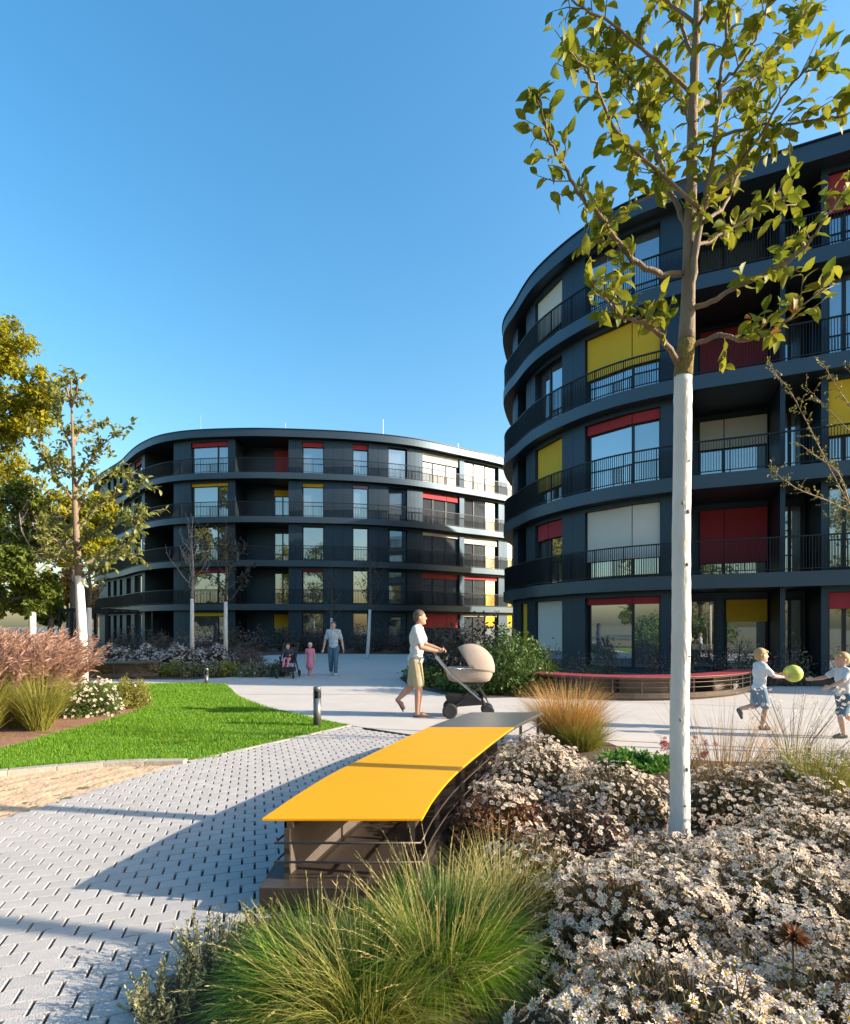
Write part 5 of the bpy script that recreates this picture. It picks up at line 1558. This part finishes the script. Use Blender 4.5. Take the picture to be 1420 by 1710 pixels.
def tcap(a, b, ra, rb, n=12):
    """tapered capsule as a closed mesh"""
    a = Vector(a); b = Vector(b); d = b-a
    L = d.length; d = d/L if L > 1e-6 else Vector((0, 0, 1))
    u = Vector((0, 0, 1)) if abs(d.z) < .9 else Vector((1, 0, 0))
    x = d.cross(u).normalized(); y = x.cross(d)
    rings = [(a-d*ra*math.cos(t), ra*math.sin(t)) for t in (.25, .7, 1.15)]+[(a, ra), (b, rb)]+[(b+d*rb*math.cos(t), rb*math.sin(t)) for t in (1.15, .7, .25)]
    V, F = [], []
    for c, r in rings:
        for k in range(n):
            t = 2*math.pi*k/n; V.append(c+(x*math.cos(t)+y*math.sin(t))*r)
    for i in range(len(rings)-1):
        for k in range(n): F.append((i*n+k, i*n+(k+1) % n, (i+1)*n+(k+1) % n, (i+1)*n+k))
    F += [tuple(range(n))[::-1], tuple((len(rings)-1)*n+k for k in range(n))]
    return V, F
def ell(c, r, R=None, n=14, m=9):
    V, F = [], []
    for i in range(m):
        t = math.pi*(i+.5)/m
        for k in range(n):
            a = 2*math.pi*k/n
            p = Vector((r[0]*math.sin(t)*math.cos(a), r[1]*math.sin(t)*math.sin(a), r[2]*math.cos(t)))
            if R is not None: p = R @ p
            V.append(Vector(c)+p)
    for i in range(m-1):
        for k in range(n): F.append((i*n+k, (i+1)*n+k, (i+1)*n+(k+1) % n, i*n+(k+1) % n))
    F += [tuple(range(n)), tuple((m-1)*n+k for k in range(n))[::-1]]
    return V, F
def fuse(name, prims, m, parent, voxel=.009, smooth=4):
    mb = MB()
    for V, F in prims: mb.add(V, F)
    tmp = mesh_obj('tmp', mb.v, mb.f)
    md = tmp.modifiers.new('r', 'REMESH'); md.mode = 'VOXEL'; md.voxel_size = voxel; md.use_smooth_shade = True
    sm = tmp.modifiers.new('s', 'SMOOTH'); sm.factor = .5; sm.iterations = smooth
    dg = bpy.context.evaluated_depsgraph_get(); dg.update()
    me = bpy.data.meshes.new_from_object(tmp.evaluated_get(dg))
    bpy.data.objects.remove(tmp, do_unlink=True)
    me.name = name
    me.materials.clear(); me.materials.append(m)
    me.polygons.foreach_set('use_smooth', np.ones(len(me.polygons), dtype=bool))
    return link(bpy.data.objects.new(name, me), parent)

def hand_prims(w, d, side, H, curl=.5, thumb_up=None):
    """palm and five fingers. w wrist, d direction, side = axis across the knuckles (towards the thumb)"""
    w = Vector(w); d = Vector(d).normalized(); s = Vector(side); s = (s-d*s.dot(d)).normalized(); nrm = d.cross(s)
    k = H/1.75
    P = [tcap(w, w+d*.05*k, .019*k, .022*k), tcap(w+d*.03*k-s*.02*k, w+d*.075*k-s*.022*k, .015*k, .012*k), tcap(w+d*.03*k+s*.018*k, w+d*.08*k+s*.022*k, .015*k, .012*k), tcap(w+d*.03*k, w+d*.082*k, .017*k, .013*k)]
    for i, ln in enumerate((.062, .074, .068, .052)):
        b = w+d*.078*k+s*(.030-.020*i)*k
        c1 = curl; c2 = curl*2.2
        m = b+(d*math.cos(c1)+nrm*math.sin(c1))*ln*.55*k
        e = m+(d*math.cos(c2)+nrm*math.sin(c2))*ln*.5*k
        P += [tcap(b, m, .0092*k, .0084*k, 8), tcap(m, e, .0084*k, .0070*k, 8)]
    tb = w+d*.025*k+s*.024*k
    tm = tb+(s*.7+d*.7+nrm*.2).normalized()*.038*k
    te = tm+(s*.25+d*.9+nrm*.45).normalized()*.030*k
    P += [tcap(tb, tm, .0125*k, .0105*k, 8), tcap(tm, te, .0105*k, .0082*k, 8)]
    return P

def person(label, loc, yaw, H, J, look, child=False, skin=None, group=None, voxel=None):
    """J: joints in units of H (x forward, y left, z up). look: dict of clothing"""
    skin = skin or M_SKIN
    root = thing('person', label, 'person', loc, yaw, group)
    S = lambda p: Vector(p)*H
    hs = 1.28 if child else 1.0               # children have larger heads
    vx = voxel or .0075
    B = []
    hc = S(J['head']); hr = (.052*hs*H, .046*hs*H, .066*hs*H)
    tilt = Matrix.Rotation(J.get('head_yaw', 0), 3, 'Z') @ Matrix.Rotation(J.get('nod', 0), 3, 'Y')
    hp = lambda x, y, z: hc+tilt @ Vector((x*hs*H, y*hs*H, z*hs*H))
    B += [ell(hc, hr, tilt), ell(hp(.012, 0, -.03), (.040*hs*H, .034*hs*H, .042*hs*H), tilt), ell(hp(-.012, 0, .012), (.050*hs*H, .046*hs*H, .052*hs*H), tilt)]
    B += [tcap(hp(.048, 0, .004), hp(.058, 0, -.012), .006*hs*H, .009*hs*H, 8)]                    # nose
    for s in (-1, 1): B.append(ell(hp(-.004, s*.047, -.004), (.010*hs*H, .006*hs*H, .016*hs*H), tilt))   # ears
    B.append(ell(hp(.040, 0, -.052), (.014*hs*H, .018*hs*H, .014*hs*H), tilt))                        # chin
    nb, pel, ch = S(J['neck']), S(J['pelvis']), S(J['chest'])
    B += [tcap(nb+Vector((0, 0, -.02*H)), hp(-.008, 0, -.04), .034*H, .031*H)]
    torso = []
    def tors(g):
        P = [ell(ch, (.066*H+g, .098*H+g, .105*H+g)), ell((ch+pel)/2+Vector((.004*H, 0, -.01*H)), (.058*H+g, .082*H+g, .085*H+g)), ell(pel, (.066*H+g, .088*H+g, .072*H+g))]
        for s in ('L', 'R'):
            P.append(tcap(nb+Vector((0, 0, -.015*H)), S(J['sh'+s]), .036*H+g, .036*H+g))
            P.append(tcap(ch, S(J['sh'+s])+Vector((0, 0, -.02*H)), .06*H+g, .036*H+g))
        return P
    B += tors(0)
    for s in ('L', 'R'):
        sh, el, wr = S(J['sh'+s]), S(J['el'+s]), S(J['wr'+s])
        B += [tcap(sh, el, .031*H, .0235*H), tcap(el, el.lerp(wr, .35), .0235*H, .0245*H), tcap(el.lerp(wr, .35), wr, .0245*H, .0155*H)]
        dr = Vector(J.get('hand'+s, (wr-el).normalized()))
        B += hand_prims(wr, dr, J.get('thumb'+s, (0, 0, 1)), H*(1.0 if not child else 1.05), J.get('curl', .5))
        hi, kn, an = S(J['hip'+s]), S(J['kn'+s]), S(J['an'+s])
        B += [tcap(hi, kn, .054*H, .034*H), tcap(kn, kn.lerp(an, .35), .033*H, .036*H), tcap(kn.lerp(an, .35), an, .035*H, .021*H)]
        f = Vector(J.get('toe'+s, (1, 0, -.25))).normalized()
        B += [tcap(an+Vector((-.012*H, 0, -.012*H)), an+f*.085*H, .021*H, .016*H), tcap(an+f*.05*H, an+f*.105*H, .022*H, .014*H)]
    fuse('body', B, skin, root, vx)
    # clothing
    if look.get('top'):
        m, sleeve = look['top']
        P = tors(.009*H)
        P.append(ell(pel+Vector((0, 0, .005*H)), (.076*H, .098*H, .060*H)))
        for s in ('L', 'R'):
            sh, el, wr = S(J['sh'+s]), S(J['el'+s]), S(J['wr'+s])
            e = sh.lerp(el, min(sleeve, 1))
            P.append(tcap(sh, e, .039*H, .038*H))
            if sleeve > 1: P.append(tcap(el, el.lerp(wr, sleeve-1), .034*H, .028*H))
        fuse('shirt', P, m, root, vx, 3)
    if look.get('dress'):
        m = look['dress']
        P = tors(.010*H)
        k = (S(J['knL'])+S(J['knR']))/2+Vector((0, 0, .02*H))
        P += [tcap(pel, k, .095*H, .125*H), tcap(pel+Vector((0, 0, .05*H)), pel, .08*H, .1*H)]
        for s in ('L', 'R'): P.append(tcap(S(J['sh'+s]), S(J['sh'+s]).lerp(S(J['el'+s]), .4), .043*H, .042*H))
        fuse('dress', P, m, root, vx, 3)
    if look.get('bottom'):
        m, ln = look['bottom']
        P = [ell(pel+Vector((0, 0, -.012*H)), (.073*H, .096*H, .068*H))]
        for s in ('L', 'R'):
            hi, kn, an = S(J['hip'+s]), S(J['kn'+s]), S(J['an'+s])
            if ln <= 1: P.append(tcap(hi, hi.lerp(kn, ln), .064*H, .058*H))
            else: P += [tcap(hi, kn, .062*H, .046*H), tcap(kn, kn.lerp(an, ln-1), .046*H, .036*H)]
        fuse('shorts' if ln <= 1 else 'trousers', P, m, root, vx, 3)
    # hair
    P = [ell(hp(-.012, 0, .026), (.056*hs*H, .051*hs*H, .050*hs*H), tilt), ell(hp(-.026, 0, .006), (.042*hs*H, .050*hs*H, .056*hs*H), tilt)]
    if look.get('long'): P += [tcap(hp(-.03, 0, 0), hp(-.045, 0, -.09), .045*hs*H, .03*hs*H)]
    if look.get('fringe'): P += [ell(hp(.030, 0, .036), (.026*hs*H, .044*hs*H, .020*hs*H), tilt)]
    fuse('hair', P, look['hair'], root, vx, 2)
    for s in (-1, 1):
        MB().add(*ell(hp(.0465, s*.019, .006), (.004*hs*H, .0065*hs*H, .0048*hs*H), tilt, 8, 6)).build('eye', M_EYE, root, True)
    MB().add(*ell(hp(.0475, 0, -.030), (.005*hs*H, .014*hs*H, .0045*hs*H), tilt, 8, 6)).build('mouth', M_LIP, root, True)
    if look.get('shoe'):
        for s in ('L', 'R'):
            an = S(J['an'+s]); f = Vector(J.get('toe'+s, (1, 0, -.25))).normalized()
            fuse('shoe', [tcap(an+Vector((-.014*H, 0, -.016*H)), an+f*.09*H+Vector((0, 0, -.006*H)), .027*H, .021*H), tcap(an+f*.05*H, an+f*.11*H+Vector((0, 0, -.004*H)), .026*H, .018*H)], look['shoe'], root, vx, 2)
    return root

def J_base(**kw):
    J = dict(head=(.012, 0, .928), neck=(0, 0, .835), chest=(0, 0, .725), pelvis=(0, 0, .535),
             shL=(0, .112, .812), shR=(0, -.112, .812), elL=(-.01, .135, .635), elR=(-.01, -.135, .635), wrL=(.03, .145, .49), wrR=(.03, -.145, .49),
             hipL=(0, .052, .51), hipR=(0, -.052, .51), knL=(.015, .055, .285), knR=(.015, -.055, .285), anL=(0, .055, .042), anR=(0, -.055, .042))
    J.update(kw); return J

# man pushing the pram (walking to the right)
man = J_base(head=(.045, 0, .925), neck=(.022, 0, .835), chest=(.015, 0, .73), shL=(.03, .112, .81), shR=(.015, -.112, .81),
             elL=(.09, .13, .665), elR=(.06, -.135, .65), wrL=(.225, .085, .625), wrR=(.205, -.10, .615), handL=(1, -.1, -.05), handR=(1, .1, -.05), thumbL=(0, -1, .3), thumbR=(0, 1, .3), curl=.75,
             hipL=(0, .05, .51), hipR=(0, -.05, .51), knR=(.035, -.055, .285), anR=(.022, -.055, .040), knL=(-.03, .055, .29), anL=(-.165, .055, .155), toeL=(.55, 0, -1), toeR=(1, -.08, -.24))
MX, MY = -.16, 9.0
person('man in light grey t-shirt and khaki shorts pushing a beige pram', (MX, MY, 0), -.06, 1.78, man, dict(top=(M_TEE, .62), bottom=(M_KHAKI, .86), hair=M_HAIRB, shoe=None), skin=M_SKIN)
# flip-flops belong to the man as parts
_man = [o for o in bpy.data.objects if o.name.startswith('person') and o.parent is None][-1]
for (x, y, z, rx) in ((.095, -.098, .008, 0),):
    o = MB().lathe([(.0, -.008), (.046, -.008), (.05, 0), (.046, .008), (0, .008)], n=20).build('sandal', M_SHOE, _man, True)
    o.scale = (2.75, 1, 1); o.location = (x, y, z)

o = MB().lathe([(.0, -.008), (.046, -.008), (.05, 0), (.046, .008), (0, .008)], n=20).build('sandal', M_SHOE, _man, True)
o.scale = (2.75, 1, 1); o.rotation_euler = (0, 1.07, 0); o.location = (-.165*1.78+.05-.03, .098, .155*1.78-.092-.015)
# pram
M_PRAM = mat('beige_pram_fabric', (0.36, 0.29, 0.24), 0.85, 0, (0.30, 0.24, 0.20), 9, .7, bump=.2, bscale=60)
M_CHROME = mat('chassis_metal', (0.55, 0.55, 0.56), 0.25, .9)
M_TYRE = mat('tyre_rubber', (0.025, 0.025, 0.027), 0.8)
M_CANVAS = mat('dark_canvas', (0.035, 0.033, 0.034), 0.9)
def wheel(parent, loc, r, w=.045):
    o = MB().lathe([(r*.72, -w*.45), (r*.92, -w/2), (r, -w*.25), (r, w*.25), (r*.92, w/2), (r*.72, w*.45)], n=24, axis='y').build('wheel', M_TYRE, parent, True)
    o.location = loc
    MB().lathe([(.01, -w*.3), (r*.74, -w*.2), (r*.74, w*.2), (.01, w*.3)], n=20, axis='y').build('rim', M_SHOEW, o, True)
    return o
pr = thing('pram', 'beige pram with rounded hood and light chassis pushed by the man', 'pram', (.62, 8.98, 0), -.06)
V, F = [], []
rings = [(.58, .70), (.60, .86), (.68, .97), (.78, 1.0), (.82, 1.0)]
n = 28
for z, k in rings:
    for i in range(n):
        a = 2*math.pi*i/n; c, s = math.cos(a), math.sin(a)
        V.append((.39*k*abs(c)**.75*(1 if c > 0 else -1)+.12, .195*k*abs(s)**.75*(1 if s > 0 else -1), z))
for j in range(len(rings)-1):
    for i in range(n): F.append((j*n+i, j*n+(i+1) % n, (j+1)*n+(i+1) % n, (j+1)*n+i))
F += [tuple(range(n))[::-1], tuple((len(rings)-1)*n+i for i in range(n))]
mesh_obj('bassinet', V, F, M_PRAM, pr, True)
V, F = [], []
nu, nv = 15, 17
for i in range(nu):
    th = math.radians(-12+(112+22)*i/(nu-1))      # rotates from the front rim back over the top
    for j in range(nv):
        a = math.pi*j/(nv-1)
        y = .205*math.cos(a); rr_ = math.sin(a)
        R_ = .40-.03*(i/(nu-1))+(.006 if i % 4 == 0 else 0)
        V.append((.13+R_*rr_*math.cos(th), y, .815+.385*rr_*math.sin(th)))
for i in range(nu-1):
    for j in range(nv-1): F.append((i*nv+j, i*nv+j+1, (i+1)*nv+j+1, (i+1)*nv+j))
h = mesh_obj('hood', V, F, M_PRAM, pr, True)
sd = h.modifiers.new('solid', 'SOLIDIFY'); sd.thickness = .012
V2, F2 = [], []
mb = MB()
mb.tube([(.12+.40*math.cos(t), .205*math.sin(t), .815) for t in np.linspace(-math.pi, math.pi, 33)], .010, 6)
mb.build('rim_piping', M_CHROME, pr, True)
for s in (-1, 1):
    MB().bar((-.44, s*.21, 1.00), (-.20, s*.21, .72), .045, .025).build('handle_arm', M_CHROME, pr, bevel=.004)
    MB().bar((-.20, s*.212, .72), (.30, s*.212, .30), .05, .026).build('chassis_bar', M_CHROME, pr, bevel=.004)
    MB().bar((.34, s*.20, .56), (-.16, s*.20, .16), .035, .022).build('chassis_bar', M_CANVAS, pr, bevel=.004)
    MB().bar((.24, s*.19, .56), (.42, s*.19, .26), .035, .02).build('chassis_bar', M_CANVAS, pr, bevel=.004)
    wheel(pr, (-.20, s*.26, .125), .125)
    wheel(pr, (.42, s*.17, .105), .105)
MB().bar((-.20, -.26, .125), (-.20, .26, .125), .022).build('axle', M_CANVAS, pr)
MB().bar((.42, -.17, .105), (.42, .17, .105), .022).build('axle', M_CANVAS, pr)
MB().bar((.42, .0, .105), (.36, .0, .26), .03).build('front_fork', M_CHROME, pr)
MB().tube([(-.44, -.235, 1.0), (-.47, -.2, 1.045), (-.48, 0, 1.055), (-.47, .2, 1.045), (-.44, .235, 1.0)], .016, 10).build('handle', M_CANVAS, pr, True)
V = [(-.22, -.17, .17), (.36, -.17, .22), (.36, .17, .22), (-.22, .17, .17), (-.28, -.20, .36), (.34, -.19, .34), (.34, .19, .34), (-.28, .20, .36)]
mesh_obj('basket', V, [(0, 3, 2, 1), (0, 1, 5, 4), (1, 2, 6, 5), (2, 3, 7, 6), (3, 0, 4, 7)], M_CANVAS, pr)
MB().box((.02, -.12, .545), (.30, .12, .578)).build('adapter', M_CANVAS, pr)

# woman walking towards the camera, girl and stroller
fwd = -math.pi/2
woman = J_base(shL=(0, .098, .812), shR=(0, -.098, .812), elL=(-.02, .155, .635), elR=(-.02, -.155, .635), wrL=(.01, .185, .48), wrR=(.01, -.185, .48), knL=(.045, .05, .285), anL=(.05, .048, .042), knR=(-.005, -.05, .285), anR=(-.05, -.05, .055))
person('woman in pale blue top and blue jeans walking with her children', (gx(557, 16.6), 16.6, 0), fwd, 1.66, woman, dict(top=(M_BLOUSE, .7), bottom=(M_JEAN, 1.88), hair=M_HAIRB, shoe=M_SHOEW, long=True), skin=M_SKIN2, voxel=.009)
girl = J_base(head=(.01, 0, .905), neck=(0, 0, .80), chest=(0, 0, .69), pelvis=(0, 0, .51), shL=(0, .10, .775), shR=(0, -.10, .775), elL=(0, .135, .62), elR=(0, -.135, .62), wrL=(.03, .15, .49), wrR=(.03, -.15, .49),
              hipL=(0, .05, .48), hipR=(0, -.05, .48), knL=(.03, .05, .27), knR=(-.01, -.05, .27), anL=(.03, .045, .045), anR=(-.06, -.045, .06))
person('little girl in a pink dress walking beside the woman', (gx(518, 16.45), 16.45, 0), fwd, 1.02, girl, dict(dress=M_PINK, hair=M_HAIRP, shoe=M_PINK), child=True, skin=M_SKIN2, voxel=.008)
# stroller with toddler
st = thing('stroller', 'dark folding stroller carrying the toddler', 'stroller', (gx(481, 15.85), 15.85, 0), fwd)
for s in (-1, 1):
    MB().bar((-.42, s*.22, 1.0), (.30, s*.22, .14), .03).build('frame_bar', M_CANVAS, st)
    MB().bar((-.36, s*.23, .12), (.06, s*.23, .62), .03).build('frame_bar', M_CANVAS, st)
    wheel(st, (-.36, s*.26, .10), .10, .04); wheel(st, (.33, s*.24, .085), .085, .04)
MB().bar((-.42, -.24, 1.0), (-.42, .24, 1.0), .03).build('handle', M_CANVAS, st)
MB().bar((-.36, -.26, .10), (-.36, .26, .10), .02).build('axle', M_CANVAS, st)
MB().add([(-.12, -.19, .42), (.16, -.19, .47), (.16, .19, .47), (-.12, .19, .42), (-.12, -.19, .45), (.16, -.19, .50), (.16, .19, .50), (-.12, .19, .45)], [(0,3,2,1),(4,5,6,7),(0,1,5,4),(1,2,6,5),(2,3,7,6),(3,0,4,7)]).build('seat', M_CANVAS, st)
MB().add([(-.15, -.19, .44), (-.12, -.19, .44), (-.12, .19, .44), (-.15, .19, .44), (-.30, -.19, .88), (-.27, -.19, .88), (-.27, .19, .88), (-.30, .19, .88)], [(0,3,2,1),(4,5,6,7),(0,1,5,4),(1,2,6,5),(2,3,7,6),(3,0,4,7)]).build('backrest', M_CANVAS, st)
MB().bar((.16, -.19, .475), (.34, -.0, .20), .03).build('footrest', M_CANVAS, st)
MB().box((-.25, -.18, .17), (.12, .18, .30)).build('basket', M_CANVAS, st)
tod = J_base(head=(.02, 0, .885), neck=(-.02, 0, .775), chest=(-.03, 0, .66), pelvis=(.0, 0, .47), shL=(-.03, .11, .745), shR=(-.03, -.11, .745), elL=(.03, .17, .63), elR=(.03, -.17, .63), wrL=(.15, .13, .60), wrR=(.15, -.13, .60),
             hipL=(.03, .06, .46), hipR=(.03, -.06, .46), knL=(.25, .075, .46), knR=(.25, -.075, .46), anL=(.29, .07, .26), anR=(.29, -.07, .26))
tp = person('toddler in navy top and pink trousers sitting in the stroller', (gx(481, 15.85), 15.85, .145), fwd, .88, tod, dict(top=(M_NAVY, 1.7), bottom=(M_PINK, 1.9), hair=M_HAIRB, shoe=M_PINK), child=True, skin=M_SKIN2, voxel=.008)

# two boys
cb = dict(head=(.03, 0, .895), neck=(.015, 0, .80), chest=(.01, 0, .69), pelvis=(0, 0, .505), shL=(.03, .10, .77), shR=(0, -.10, .77), hipL=(0, .05, .475), hipR=(0, -.05, .475))
b1 = J_base(**cb, elL=(.13, .115, .69), elR=(.10, -.125, .655), wrL=(.26, .06, .665), wrR=(.24, -.08, .64), handL=(1, -.1, -.1), handR=(1, .1, .0), thumbL=(0, -.3, 1), thumbR=(0, .3, 1), curl=.45,
            knR=(.055, -.05, .27), anR=(.005, -.05, .045), knL=(-.02, .05, .275), anL=(-.20, .05, .24), toeL=(.2, 0, -1), toeR=(1, 0, -.22))
B1X, B1Y = gx(1268, 7.84), 7.84
person('blond boy in white t-shirt and denim shorts holding out the ball', (B1X, B1Y, 0), -.05, 1.2, b1, dict(top=(M_STRIPE, .7), bottom=(M_JEANL, .85), hair=M_HAIRY, shoe=M_SHOE, fringe=True), child=True, skin=M_SKIN2)
b2 = J_base(**cb, elL=(.10, .14, .66), elR=(.13, -.13, .68), wrL=(.22, .12, .60), wrR=(.27, -.10, .66), handR=(1, .1, 0), curl=.35,
            knL=(.07, .05, .27), anL=(.03, .05, .045), knR=(-.03, -.05, .27), anR=(-.17, -.05, .16), toeR=(.5, 0, -1), toeL=(1, 0, -.22))
person('blond boy in grey white shirt and dark blue shorts reaching towards the ball', (gx(1410, 7.25), 7.25, 0), math.pi-.1, 1.17, b2, dict(top=(M_TEE, .7), bottom=(M_JEAN, .85), hair=M_HAIRY, shoe=M_SHOE, fringe=True), child=True, skin=M_SKIN2)
# the ball in the boy's hands
M_BALL = mat('yellow_green_ball', (0.50, 0.52, 0.06), 0.5, 0, (0.36, 0.46, 0.08), 5, .6, bump=.1, bscale=40)
bl = thing('ball', 'yellow green ball held out by the blond boy', 'ball', (B1X+.475, B1Y-.03, .815))
MB().add(*ell((0, 0, 0), (.125, .125, .125), None, 28, 18)).build('shell', M_BALL, bl, True)
for ax in range(2):
    P = [(.1255*math.cos(t), .1255*math.sin(t)*(1 if ax == 0 else .0), .1255*math.sin(t)*(0 if ax == 0 else 1)) for t in np.linspace(0, 2*math.pi, 33)]
    MB().tube(P, .002, 5, cap=False).build('seam', M_OLIVE, bl, True)
